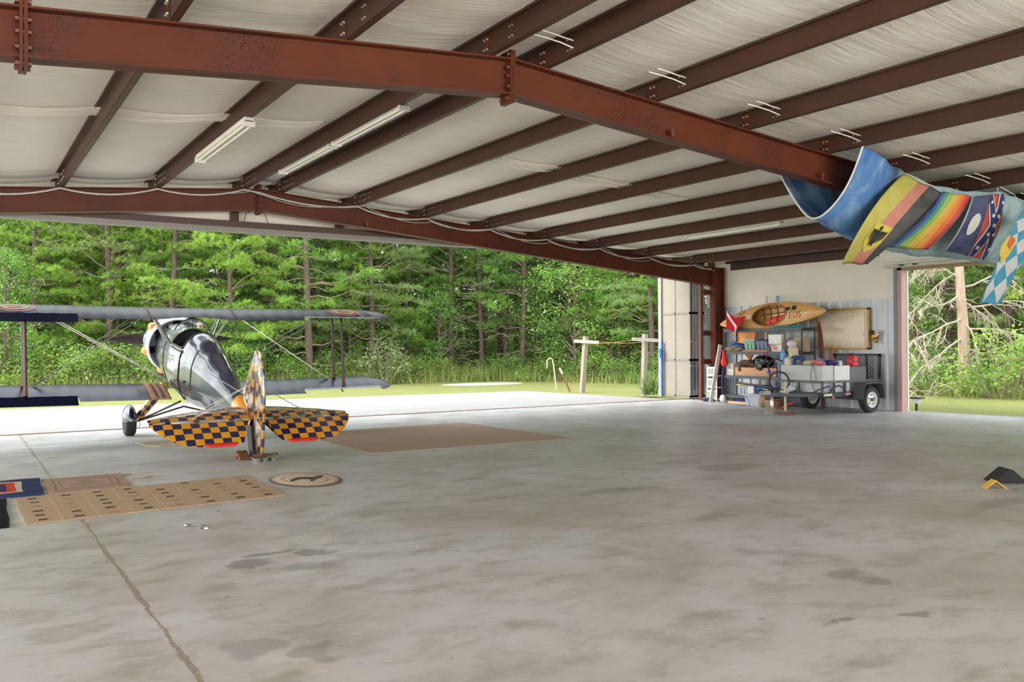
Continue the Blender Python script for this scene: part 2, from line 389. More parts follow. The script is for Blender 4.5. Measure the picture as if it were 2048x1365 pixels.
# right-hand wall: corrugated sheet below, white insulation above, side opening
XW = 17.3
cw = MB(); pr = []; y = 11.43
while y < 17.05:
    pr += [(y, 0), (y+.17, 0), (y+.20, -.04), (y+.265, -.04)]; y += .3
pr.append((17.1, 0))
for (a, da), (b2, db) in zip(pr[:-1], pr[1:]):
    cw.add([(XW+da, a, 0), (XW+db, b2, 0), (XW+db, b2, 2.47), (XW+da, a, 2.47)], [(0, 1, 2, 3)])
cw.box(XW+.01, XW+.03, 11.5, 17.1, 0, 2.47)
struct(cw.build('wall_right', GALV, smooth=0), 'galvanised corrugated wall sheet behind the trailer', 'wall')
uw = MB(); uw.box(XW+.02, XW+.1, 11.42, 17.1, 2.47, 3.72); uw.box(XW+.02, XW+.1, -14, 11.42, 3.1, 3.72); uw.box(XW+.02, XW+.1, -14, 5.0, 0, 3.1)
uw.box(XW-.03, XW+.02, 11.5, 17.1, 2.455, 2.475)
struct(uw.build('wall_right_upper', INSUL), 'white insulation on the upper side wall', 'wall')
es = MB(); es.box(17.1, 17.32, -14, 16.2, 3.6, 3.64); es.box(17.29, 17.32, -14, 16.2, 3.42, 3.62); es.box(17.1, 17.12, -14, 16.2, 3.58, 3.62)
struct(es.build('trim_eave_strut', P('dark_brown_steel', 70, 46, 38, .5)), 'dark steel eave strut along the side wall', 'eave strut')
JAMB = P('faded_pink_steel', 176, 140, 134, .5, var=.08)
jb = MB(); jb.box(17.26, 17.46, 11.26, 11.36, 0, 3.12); struct(jb.build('door_1', JAMB), 'faded pink steel jamb of the side opening', 'door jamb')
jt = MB(); jt.box(17.46, 17.5, 11.25, 11.38, 0, 3.12); struct(jt.build('trim_1', WHITE), 'white edge trim of the side opening', 'trim')
jf = MB(); jf.box(17.25, 17.29, 11.36, 11.44, 0, 3.12)
for z in (.35, .95, 1.5, 2.05, 2.6): jf.box(17.24, 17.25, 11.4, 11.425, z, z+.025)
struct(jf.build('trim_2', P('dark_galvanised', 120, 122, 124, .45, var=.05)), 'grey folded flashing beside the jamb', 'trim')
hd = MB(); hd.box(17.26, 17.5, 5.0, 11.42, 3.06, 3.12); struct(hd.build('trim_3', P('tan_steel', 150, 122, 96, .6)), 'tan header over the side opening', 'trim')

# gable over the big opening
gb = MB(); gb.prism([(-8, 3.84), (17.2, 3.84), (17.2, ztop(17.2)+.3), (XR, ztop(XR)+.3), (-8, ztop(-8)+.3)], lambda u, v, w: (u, w, v), 17.14, 17.2)
struct(gb.build('wall_front_gable', INSUL), 'white gable sheet above the big opening', 'wall')
hb = MB(); hb.box(-8, 17.2, 16.98, 17.14, 3.80, 3.92); struct(hb.build('trim_front_header', P('header_brown', 74, 50, 41, .5)), 'brown steel header beam over the big opening', 'header')
hg = MB(); hg.box(-8, 17.2, 17.0, 17.16, 3.715, 3.80); hg.box(-8, 17.2, 17.16, 17.3, 3.72, 4.1)
struct(hg.build('trim_front_flashing', P('grey_flashing', 138, 131, 124, .5, var=.05)), 'grey flashing under the header', 'flashing')
for i, x in enumerate((4.58, 6.72)):
    gp = MB(); gp.box(x-.07, x+.07, 16.99, 17.13, 3.92, ztop(x)+.1)
    struct(gp.build('trim_gable_post', PURLIN), 'short brown post between header and roof, ' + ('under the ridge' if i == 0 else 'right of the ridge'), 'post')

# ------------------------------------------------------------------ steel frames
CLIP = P('dark_red_clip', 96, 44, 36, .5)
def rafter(y, x0, joints, depth0, taper, label, cat='roof beam', clips=(), left_slope=None):
    t = thing('roof_beam', label, cat, (XR, y, ztop(XR)-.4))
    def dep(x): return depth0+taper*abs(x-XR)
    def half(xa, xb):
        b = MB(); n = 2
        for i in range(n):
            a = xa+(xb-xa)*i/n; c = xa+(xb-xa)*(i+1)/n
            za, zc = ztop(a)-.005, ztop(c)-.005; ba, bc = za-dep(a), zc-dep(c)
            def slab(z1a, z1c, th, w):
                b.hexa([(a, y-w, z1a-th), (c, y-w, z1c-th), (c, y+w, z1c-th), (a, y+w, z1a-th), (a, y-w, z1a), (c, y-w, z1c), (c, y+w, z1c), (a, y+w, z1a)])
            slab(za, zc, .018, .1); slab(ba+.018, bc+.018, .018, .1)
            b.hexa([(a, y-.006, ba), (c, y-.006, bc), (c, y+.006, bc), (a, y+.006, ba), (a, y-.006, za), (c, y-.006, zc), (c, y+.006, zc), (a, y+.006, za)])
        b.build('beam_half', RED_STEEL, t, smooth=0)
    for a, c in zip(joints[:-1], joints[1:]): half(a, c)
    for j in joints[1:-1]:
        b = MB(); zt = ztop(j); d = dep(j)
        b.box(j-.028, j-.003, y-.105, y+.105, zt-d-.085, zt+.075); b.box(j+.003, j+.028, y-.105, y+.105, zt-d-.085, zt+.075)
        pl = b.build('splice_plate', RED_STEEL, t, smooth=0)
        for yy in (y-.065, y+.065):
            for z in (zt+.035, zt-.1, zt-d*.5, zt-d+.08, zt-d-.045):
                bb = MB(); bb.lathe([(.022, -.055), (.022, .055)], (j, yy, z), (1, 0, 0), 6); bb.build('bolt', CLIP, pl, smooth=0)
    for x in clips:
        b = MB(); z = ztop(x)-dep(x); b.box(x-.006, x+.04, y-.1, y-.006, z+.02, z+.11); b.build('brace_clip', CLIP, t, smooth=0)
    return t
rafter(7.6, 0, [-7.4, .45, XR, 16.8], .375, .004, 'near rust-red roof beam bolted at the ridge, in front of the camera', clips=(7.05, 9.75, 12.0))
rafter(16.4, 0, [-7.4, XR, 16.82], .40, .006, 'far rust-red roof beam over the big opening', clips=(7.0, 9.9, 12.9, 15.9))
# front right column at the wall
t = thing('steel_column', 'rust-red steel column at the far right corner of the hangar', 'column', (17.0, 16.4, 0))
b = MB(); b.box(16.82, 16.84, 16.3, 16.5, 0, 3.52); b.box(17.16, 17.18, 16.3, 16.5, 0, 3.5); b.build('flanges', RED_STEEL, t, smooth=0)
b = MB(); b.box(16.84, 17.16, 16.39, 16.405, 0, 3.5); b.build('web', RED_STEEL, t, smooth=0)
b = MB(); b.box(16.76, 16.815, 16.3, 16.5, 3.0, 3.62); b.build('knee_plate', RED_STEEL, t, smooth=0)
for z in (3.05, 3.2, 3.35, 3.5, 3.58):
    bb = MB(); bb.lathe([(.02, -.07), (.02, .07)], (16.79, 16.335, z), (1, 0, 0), 6); bb.build('bolt', CLIP, t, smooth=0)
b = MB()
for z in (.95, 1.7, 2.78): b.box(16.62, 16.82, 16.5, 16.56, z, z+.13)
b.box(16.5, 16.56, 16.5, 16.6, 0, 3.3); b.build('girt_frame', CLIP, t, smooth=0)

# purlins
ORD = ['first', 'second', 'third', 'fourth', 'fifth', 'sixth', 'seventh', 'eighth']
_bm = MB(); _bm.lathe([(.009, -.014), (.009, .002)], (0, 0, 0), (1, 0, 0), 6); _b0 = _bm.build('bolt', BOLT, smooth=0); BOLT_ME = _b0.data; bpy.data.objects.remove(_b0)
def bolt(x, y, z, sc, par):
    o = bpy.data.objects.new('bolt', BOLT_ME); COL.objects.link(o); o.parent = par; o.location = TM[par.name].inverted() @ Vector((x, y, z)); o.scale = (sc, sc, sc)
def purlin(x, label, slope):
    z = ztop(x); t = thing('roof_purlin', label, 'purlin', (x, 7.6, z), group='roof purlins')
    b = MB(); y0, y1 = -13.9, 17.12; h = PH
    b.box(x-.003, x+.003, y0, y1, z, z+h); b.box(x, x+.07, y0, y1, z, z+.005); b.box(x+.065, x+.07, y0, y1, z, z+.02)
    b.box(x-.07, x, y0, y1, z+h-.005, z+h); b.box(x-.07, x-.065, y0, y1, z+h-.022, z+h)
    b.build('z_section', PURLIN, t, smooth=0)
    for ys, yy in ((7.6, 7.6), (16.4, 16.4)):
        c = MB(); c.box(x-.014, x-.003, ys-.12, ys-.02, z-.01, z+h-.02); cp = c.build('clip_plate', RED_STEEL, t, smooth=0)
        for dy in (-.1, -.045):
            for dz in (.05, .15): bolt(x-.014, ys+dy, z+dz, 1.3, t)
        for dy in ((-.5, -.55) if ys < 10 else (-.25, -.35, -.45, -.55, -.7, -.8)):
            for dz in (.055, .16): bolt(x-.003, ys+dy, z+dz, 1, t)
    if slope == 'right' and x < 15:
        for k in range(2):
            c = MB(); yy = 7.0
            c.tube([(x-.42, yy+.14*k, z+h-.05), (x-.28, yy+.1*k, z+h-.06-.015*k), (x-.14, yy+.04*k, z+h-.075-.04*k), (x-.01, yy, z+.13-.075*k)], .007, 6)
            c.build('insulation_strap', WHITE, t)
for i, x in enumerate(PX): purlin(x, f'brown steel roof purlin, {ORD[i]} from the ridge on the right slope', 'right')
for i, x in enumerate(PXL): purlin(x, f'brown steel roof purlin, {ORD[i]} from the ridge on the left slope', 'left')

# conduit draped along the far beam
pts = []
cx = [-5, -.05, 1.5, 3.03, 4.56, 6.81, 8.35, 9.9, 11.42, 12.96, 14.5, 16.04, 16.75]
for a, c in zip(cx[:-1], cx[1:]):
    for k in range(8):
        t_ = k/8; x = a+(c-a)*t_; pts.append((x, 16.28, ztop(x)-.03-.11*4*t_*(1-t_)*min(1.2, (c-a)/1.6)))
cb = MB(); cb.tube(pts, .016, 6); tag(cb.build('conduit_cable', P('pale_grey_cable', 188, 186, 180, .5)), 'pale grey cable sagging along the far roof beam', 'cable')
cb = MB(); cb.tube([(x+.1, 16.25, z-.02+.05*math.sin(x*2.1)) for x, y, z in pts[30:]], .009, 6); tag(cb.build('thin_cable', P('thin_grey_cable', 160, 156, 148, .5)), 'thin grey wire looping above the far roof beam', 'cable')
wr = MB(); wr.tube([(4.75, 17.0, 3.92), (4.78, 16.98, 4.08), (4.95, 16.96, 4.16), (5.15, 16.97, 4.1), (5.22, 17.0, 3.92)], .009, 6)
tag(wr.build('looped_wire', P('dark_wire', 90, 84, 76, .6)), 'loop of dark wire standing on the front header near the ridge', 'wire')

# fluorescent strip lights (off)
def strip(x, y0, y1, z, label):
    t = thing('strip_light', label, 'ceiling light', (x, (y0+y1)/2, z+.1), group='fluorescent strip lights')
    b = MB(); b.box(x-.06, x+.06, y0, y1, z+.04, z+.1); b.build('housing', P('lamp_white', 232, 228, 214, .4, var=.03), t, bevel=.006)
    for dx in (-.04, .04):
        c = MB(); c.tube([(x+dx, y0+.05, z+.01), (x+dx, y1-.05, z+.01)], .018, 8); c.build('tube', P('lamp_tube', 240, 238, 226, .3, var=.02), t)
    for yy in (y0, y1-.05):
        c = MB(); c.box(x-.075, x+.075, yy, yy+.05, z-.015, z+.06); c.build('end_cap', WHITE, t, bevel=.004)
strip(3.06, 10.7, 13.25, ztop(3.06)-.1, 'white fluorescent light under the second left purlin'); strip(4.66, 9.65, 11.95, ztop(4.64)-.05, 'nearer fluorescent light under the purlin left of the ridge')
strip(4.66, 12.05, 14.35, ztop(4.64)-.05, 'farther fluorescent light under the purlin left of the ridge'); strip(13.36, 11.2, 13.75, 3.77, 'white fluorescent light high on the far right slope')

# ------------------------------------------------------------------ the biplane
TH = math.radians(12.5)
AX = 3.39
plane = thing('biplane', 'dark blue biplane with yellow and blue checkered tail, parked facing the big opening', 'airplane', (AX, 14.9, 0), (TH, 0, 0))
_hub = (Matrix.Rotation(TH, 4, 'X').inverted() @ Vector((0, 17.04-14.9, 1.64)))
def A(s, x, w): return TM['biplane'] @ Vector((x, _hub.y - s, _hub.z + w))     # station aft of hub, lateral, height above thrust line
def gloss(name, col, rough=.12, coat=1.0, var=.05, metal=0):
    mt, nt, b = newmat(name); b.inputs['Roughness'].default_value = rough+.15; b.inputs['Coat Weight'].default_value = coat; b.inputs['Coat Roughness'].default_value = rough*.5
    b.inputs['Metallic'].default_value = metal
    nt.links.new(ramp(nt, noise(nt, coords(nt), 3, 3), [(.3, tuple(c*(1-var) for c in col)), (.7, tuple(c*(1+var) for c in col))]), b.inputs['Base Color']); return mt
NAVY = gloss('navy_gloss', S(22, 28, 58)); SILVERGREY = gloss('grey_green_gloss', S(54, 66, 64), .1, .7); CREAM = gloss('cream_gloss', S(214, 196, 160), .15)
ORANGE = gloss('orange_yellow_gloss', S(226, 150, 30), .15); COWLW = gloss('silver_white_gloss', S(206, 210, 222), .12); BLUEG = gloss('blue_gloss', S(40, 92, 160), .12)
NAVYWING = M('navy_wing_fabric', S(15, 23, 52), .3, spec=.2, var=.06, vs=1.5, coat=0); INK = M('dark_cockpit', S(14, 14, 15), .7)
CHK = checker_mat('checker_blue_yellow', S(214, 146, 24), S(20, 22, 72), 8.9, .2, (.5, .5, .5), (1, 1, 0))
CHKV = checker_mat('checker_fin', S(186, 132, 36), S(24, 36, 70), 8.9, .12, (.5, .5, .5), (0, 1, 1), 1.0)
CHKG = checker_mat('checker_gear', S(224, 160, 40), S(52, 58, 78), 11, .3, (.5, .3, .5), (1, .01, 1))
BROWNMETAL = M('dark_brown_strut', S(70, 52, 46), .35, .3)

# fuselage loft: station, half width, top, bottom, roundness
SEC = [(.72, .40, .44, -.47, 2.2), (1.0, .405, .47, -.52, 2.2), (1.35, .405, .50, -.56, 2.3), (1.7, .40, .535, -.58, 2.4), (2.1, .385, .58, -.59, 2.4), (2.5, .36, .63, -.585, 2.4),
       (2.9, .325, .61, -.52, 2.4), (3.4, .27, .53, -.43, 2.4), (4.0, .20, .41, -.31, 2.4), (4.5, .14, .26, -.21, 2.2), (4.8, .105, .17, -.15, 2.0), (5.1, .075, .10, -.11, 2), (5.4, .045, .05, -.07, 2)]
def sec(s):
    for a, b in zip(SEC[:-1], SEC[1:]):
        if a[0] <= s <= b[0]:
            t = (s-a[0])/(b[0]-a[0]); t = t*t*(3-2*t)*.4+t*.6; return [a[i]+(b[i]-a[i])*t for i in range(5)]
    return list(SEC[-1] if s > 5 else SEC[0])
KN_ANG = [0, .18, .36, .54, .72, .92, 1.25, 1.75, 2.2, 2.62, PI]
def fus(s, ang, k=1.0):
    a = abs(ang)
    for p, q in zip(KN_ANG[:-1], KN_ANG[1:]):
        if p <= a <= q+1e-9:
            sg = -1 if ang < 0 else 1; P_, Q_ = fus_r(s, p*sg, k), fus_r(s, q*sg, k); return P_.lerp(Q_, (a-p)/(q-p))
    return fus_r(s, ang, k)
def fus_r(s, ang, k=1.0):
    """ang 0 = top, pi = bottom"""
    _, hw, tp, bt, n = sec(s); mid = (tp+bt)/2-.02; h = (tp-mid) if math.cos(ang) >= 0 else (mid-bt)
    c, sn = math.cos(ang), math.sin(ang); nn = n if c < 0 else n-.35
    x = hw*math.copysign(abs(sn)**(2/nn), sn); w = mid+h*math.copysign(abs(c)**(2/nn), c)
    return A(s, x*k, mid+(w-mid)*k)
S0, S1 = .72, 5.4
def fs(u): return S0+(S1-S0)*u
def f_skip(u, v):
    s = fs(u); a = abs((v*2-1)*PI)
    return 1.74 < s < 2.42 and a < .95
def f_mat(u, v):
    s = fs(u); a = abs((v*2-1)*PI)
    if s > 4.72 and a < 2.3: return 3
    if a < .80 and s > 2.42: return 0
    if s < 1.74 and a < .5: return 4
    if a > 2.55: return 2
    return 1
b = MB(); b.grid(lambda u, v: fus(fs(u), (v*2-1)*PI), 80, 96, skip=f_skip, mf=f_mat)
fu = b.build('fuselage', [NAVY, SILVERGREY, CREAM, ORANGE, COWLW], plane, smooth=.22)
b = MB(); b.grid(lambda u, v: fus(1.7+.76*u, (v*2-1)*PI, .96), 12, 32, skip=lambda u, v: abs((v*2-1)*PI) < .9)
for s_ in (1.7, 2.46):
    ring = [fus(s_, (i/24*2-1)*PI, .96) for i in range(25)]; b.add(ring, [tuple(range(25))])
b.build('cockpit_interior', INK, plane)
rim = [fus(1.74, -.95+1.9*i/12, 1.01) for i in range(13)]+[fus(1.74+.68*i/8, .95, 1.01) for i in range(1, 9)]+[fus(2.42, .95-1.9*i/12, 1.01) for i in range(1, 13)]+[fus(2.42-.68*i/8, -.95, 1.01) for i in range(1, 9)]
b = MB(); b.tube(rim, .016, 8); b.build('cockpit_rim', BLACK, plane)
b = MB()
for side in (-1,):
    for s_, a0, a1 in ((1.36, .95, 2.35), (2.44, 1.0, 2.5), (3.05, .65, 1.9)):
        b.tube([fus(s_+(.0 if s_ > 2 else .12*i/8), side*(a0+(a1-a0)*i/8), 1.004) for i in range(9)], .009 if s_ != 2.44 else .016, 5)
    b.tube([fus(1.4+1.1*i/8, side*2.32, 1.004) for i in range(9)], .008, 5)
b.build('panel_seams', INK, plane)
b = MB(); b.tube([fus(2.44, -1.06, 1.03), fus(2.05, -1.06, 1.03), fus(1.8, -1.04, 1.03)], .03, 6, flat=.5); b.build('door_sill', M('padded_trim', S(132, 128, 128), .5), plane)
b = MB(); b.box(-.02, .02, -.02, .02, -.02, .02); b.v = [tuple(fus(2.78, -1.72, 1.02)+Vector(v)) for v in b.v]; b.build('door_latch', BLACK, plane)
# windscreen
b = MB()
b.grid(lambda u, v: A(1.55+.16*u, .31*math.sin((v*2-1)*1.25), .36+.15*math.cos((v*2-1)*1.25)+.21*u*math.cos((v*2-1)*1.1)), 4, 14)
gl, gnt, gb_ = newmat('clear_glass'); gb_.inputs['Transmission Weight'].default_value = 1; gb_.inputs['Roughness'].default_value = .02; gb_.inputs['IOR'].default_value = 1.1; gb_.inputs['Base Color'].default_value = (.9, .95, .95, 1)
ws = b.build('windscreen', gl, plane, solid=.004)
b = MB(); b.tube([A(1.71, .31*math.sin((i/12*2-1)*1.25), .36+.15*math.cos((i/12*2-1)*1.25)+.21*math.cos((i/12*2-1)*1.1)) for i in range(13)], .009, 6); b.build('frame', BLACK, ws)
b = MB(); b.lathe([(0, .34), (.1, .33), (.28, .26), (.36, .1), (.37, 0)], A(1.5, 0, .05), A(2, 0, 0)-A(1, 0, 0), 20)
b.v = [v for v in b.v]; b.build('instrument_coaming', INK, plane)
b = MB(); b.tube([A(1.72, 0, .5), A(1.7, 0, .72)], .006, 5); b.build('sight_rod', BLACK, plane)
# engine and cowl
ax = A(1, 0, 0)-A(0, 0, 0)
b = MB(); b.lathe([(.30, .10), (.36, .06), (.44, .09), (.50, .2), (.525, .36), (.52, .55), (.50, .66), (.485, .66), (.50, .5), (.5, .3), (.42, .15)], A(0, 0, 0), ax, 48, caps=False)
cowl = b.build('cowl_ring', [COWLW], plane)
def cz(ang, s0, s1, r, hw, mt, nm):
    q = MB(); q.grid(lambda u, v: A(s0+(s1-s0)*u, math.sin(ang+(v*2-1)*hw)*r(u), math.cos(ang+(v*2-1)*hw)*r(u)), 8, 8); return q.build(nm, mt, cowl)
for k in range(7):
    ang = 2*PI*k/7
    q = MB(); q.grid(lambda u, v, a=ang: A(.3+.3*u, math.sin(a+(v*2-1)*.19)*(.51+.085*math.sin(PI*min(1, u*1.15))*math.cos((v*2-1)*PI/2)), math.cos(a+(v*2-1)*.19)*(.51+.085*math.sin(PI*min(1, u*1.15))*math.cos((v*2-1)*PI/2))), 8, 8)
    q.build('rocker_bulge', ORANGE, cowl)
for a in (-1.75, 1.75): part(cz(a, .28, .63, lambda u: .527-.02*u, .22, BLUEG, 'blue_band'), 'blue band on cowl side')
part(cz(-1.4, .28, .63, lambda u: .527-.02*u, .13, P('pale_blue_gloss', 150, 190, 210, .15), 'blue_band'), 'pale blue band on cowl side')
b = MB(); b.lathe([(.0, .30), (.2, .30), (.2, .72), (0, .72)], A(0, 0, 0), ax, 24)
eng = b.build('crankcase', M('engine_grey', S(90, 88, 84), .4, .6), plane)
for k in range(7):
    a = 2*PI*k/7; q = MB(); ra = Vector(A(.48, math.sin(a), math.cos(a))-A(.48, 0, 0))
    q.lathe([(.075 if i % 2 else .06, .18+.018*i) for i in range(16)], A(.48, 0, 0), ra, 14); q.build('cylinder', M('engine_black', S(46, 44, 44), .5, .5), eng)
b = MB(); b.lathe([(.0, .66), (.34, .66), (.41, .74)], A(0, 0, 0), ax, 32); b.build('firewall', INK, plane)
# propeller
b = MB()
for sgn in (-1, 1):
    def blade(u, v, sgn=sgn):
        r_ = .06+1.06*u; ch = .075+.06*math.sin(PI*min(1, u*1.05+.1))-.05*u**4; pit = .75-.5*u; t = 2*PI*v
        cy, tz = math.cos(t)*ch*(1 if u < .97 else .5), math.sin(t)*(.03*(1-u)+.008)
        return A(-.02+cy*math.sin(pit)*.6+tz*math.cos(pit), sgn*r_, (cy*math.cos(pit)-tz*math.sin(pit))*(1 if True else 0))
    b.grid(blade, 20, 12)
prop = b.build('propeller', P('dark_brown_blade', 44, 36, 32, .35), plane)
b = MB(); b.lathe([(0, -.14), (.06, -.12), (.1, -.04), (.1, .12), (.0, .12)], A(0, 0, 0), ax, 20); b.build('hub', CHROME, prop)

# wings
TAN = math.tan(math.radians(10.5))
def wing_geo(up):
    def le(y): return (1.08+max(0, y-.69)*TAN) if up else (1.36+max(0, y-.4)*TAN*.98)
    def chord(y):
        c = .92
        if up and y < .69: c = .92-.24*(math.cos(y/.69*PI)+1)/2
        if y > 2.95: c = .92-.55*((y-2.95)/.4)**2
        return c
    def lex(y): return le(y)+(.32*((y-2.95)/.4)**2 if y > 2.95 else 0)
    def z0(y): return (.765+max(0, y-.69)*.04) if up else (-.505+max(0, y-.4)*.062)
    return lex, chord, z0
def airfoil(t, up):
    th = .062*2.6*(.2969*math.sqrt(t)-.126*t-.3516*t*t+.2843*t**3-.1015*t**4)*2.2; cm = .16*t*(1-t)*.55
    return cm+(th if up else -th*.75)
def wing_pt(up, side, y, t, upper, extra=0.0):
    lex, ch, z0 = wing_geo(up); c = ch(y)
    rib = .008*abs(math.sin(PI*(y-.69)/.235))
    w = z0(y)+(.5-t)*c*math.sin(math.radians(1.5))+airfoil(t, upper)*c+((-rib if upper else rib)*math.sin(PI*t) if 0 < t < 1 else 0)
    return A(lex(y)+t*c, side*y, w+extra)
YT = 3.34
AIL = (1.78, 3.12)
def wing_panel(up, side, ya, yb, name, mt):
    b = MB(); n = max(4, int((yb-ya)/.047)); k = 14
    def tmax(y): return .76 if AIL[0] <= y <= AIL[1] else 1.0
    ys = [ya+(yb-ya)*i/n for i in range(n+1)]
    for e in AIL:
        if ya < e < yb: ys += [e-.002, e+.002]
    ys.sort()
    def fn(u, v):
        y = ys[int(round(u*(len(ys)-1)))]; tm = tmax(y); q = v*2-1; t = (abs(q)**1.7)*tm
        return wing_pt(up, side, y, t, q >= 0)
    b.grid(fn, len(ys)-1, 2*k)
    for y in (ys[0], ys[-1]):
        tm = tmax(y); ring = [wing_pt(up, side, y, (abs(j/14-1)**1.7)*tm, j >= 14) for j in range(29)]; b.add(ring, [tuple(range(29))])
    for a, c in zip(ys[:-1], ys[1:]):
        b.add([wing_pt(up, side, a, tmax(a), True), wing_pt(up, side, c, tmax(c), True), wing_pt(up, side, c, tmax(c), False), wing_pt(up, side, a, tmax(a), False)], [(0, 1, 2, 3)])
    return b.build(name, mt, plane, smooth=.9)
b_ = None
def center_section():
    b = MB()
    def fn(u, v):
        y = (u*2-1)*.69; q = v*2-1; return wing_pt(True, 1 if y >= 0 else -1, abs(y), abs(q)**1.7, q >= 0)
    b.grid(fn, 36, 28); return b.build('wing_center_section', NAVYWING, plane, smooth=.9)
center_section()
for side, nm in ((-1, 'left'), (1, 'right')):
    for up in (True, False):
        wname = 'upper_wing_panel' if up else 'lower_wing_panel'
        wp = wing_panel(up, side, .69 if up else .40, YT, wname, NAVYWING)
        # aileron: hinged at 76% chord; left ones hang down, right ones are up
        defl = math.radians(-17 if side < 0 else 15); b = MB()
        def ail(u, v, up=up, side=side):
            y = AIL[0]+.012+(AIL[1]-AIL[0]-.024)*u; t = .775+.225*(1-abs(v*2-1)); 
            lex, ch, z0 = wing_geo(up); c = ch(y); h = A(lex(y)+.77*c, side*y, 0)
            p = wing_pt(up, side, y, t, v < .5); hp = wing_pt(up, side, y, .77, True)*.5+wing_pt(up, side, y, .77, False)*.5
            return hp+Matrix.Rotation(-defl, 3, 'X') @ (p-hp)
        b.grid(ail, 20, 10)
        al = b.build('aileron', NAVYWING if side < 0 else M('aileron_pale', S(196, 200, 210), .4), plane, smooth=.9)
        part(al, f'{"drooping dark" if side < 0 else "raised pale"} aileron on the {"upper" if up else "lower"} {nm} wing')
        b = MB(); lex, ch, z0 = wing_geo(up); b.tube([wing_pt(up, side, 2.45, .74, False, -.01), wing_pt(up, side, 2.45, .84, False, -.05)], .012, 6); b.build('hinge', BLACK, al)
        if up:
            q = MB(); q.grid(lambda u, v: wing_pt(True, side, .69+.035*(u-.5), abs(v*2-1)**1.7, v >= .5, .004 if v >= .5 else -.004), 2, 28); q.build('joint_strip', P('tan_tape', 120, 92, 70, .5), wp, smooth=1)
            for rr, cm, dz, nmr in ((.30, P('roundel_red', 150, 44, 44, .35), .004, 'roundel_outer'), (.2, P('roundel_yellow', 206, 160, 60, .35), .008, 'roundel_middle'), (.1, P('roundel_red', 150, 44, 44, .35), .012, 'roundel_centre')):
                q = MB(); lex, ch, z0 = wing_geo(True)
                def rd(u, v, rr=rr, dz=dz):
                    y = 2.62+rr*u*math.cos(2*PI*v); t = .40+rr*u*math.sin(2*PI*v)/.92; return wing_pt(True, side, y, max(.01, t), True, dz)
                q.grid(rd, 8, 40); q.build(nmr, cm, wp, smooth=1.2)
        else:
            q = MB(); q.grid(lambda u, v: wing_pt(False, side, .42+.30*u, (v)**1.7, True, .004), 8, 14); wk = q.build('walkway', P('walkway_tan', 178, 122, 76, .45), wp, smooth=1)
            for k in range(2):
                q = MB(); q.grid(lambda u, v: wing_pt(False, side, .49+.1*k+.04*u, .15+.78*v, True, .008), 2, 10); q.build('grip_strip', P('grip_grey', 84, 74, 66, .8), wk, smooth=1)
# interplane and cabane struts
WIRE = M('flat_wire_steel', S(214, 212, 204), .3, .5)
def sp(up, side, y, t, upper): return wing_pt(up, side, y, t, upper)
for side in (-1, 1):
    for tl, tu in ((.18, .14), (.72, .66)):
        b = MB(); p, q = sp(False, side, 2.5, tl, True), sp(True, side, 2.5, tu, False)
        b.tube([p, p+(q-p)*.08, p+(q-p)*.5, p+(q-p)*.93, q], [.02, .026, .027, .024, .018], 10, flat=1); b.build('interplane_strut', BROWNMETAL, plane)
        b = MB(); b.tube([p, p+(q-p)*.13], [.034, .026], 8); part(b.build('strut_boot', P('rust_leather', 112, 66, 50, .5), plane), 'rusty boot at the foot of the strut')
    for s0_, t_, dx in ((1.2, .12, 0), (1.62, .14, 0), (1.66, .64, 0)):
        b = MB(); ws_ = fus(s0_, side*.98); q = sp(True, side, .62, t_, False); b.tube([ws_, q], .016, 8); b.build('cabane_strut', CHROME, plane)
    def wire(p, q, r=.0065):
        b = MB(); b.tube([p, q], r, 5); b.build('rigging_wire', WIRE, plane)
    for dt in (0, .1):
        wire(fus(1.55+dt*1.2, side*2.2, 1.0), sp(True, side, 2.35, .12+dt*3, False))
    wire(sp(False, side, 2.38, .2, True), sp(True, side, .72, .14, False)); wire(sp(False, side, 2.38, .3, True), sp(True, side, .72, .62, False))
    p = sp(False, side, 2.38, .25, True); q = sp(True, side, .72, .4, False)
    b = MB(); b.tube([p, p+(q-p)*.1], .012, 6); b.build('wire_fitting', BLACK, plane)

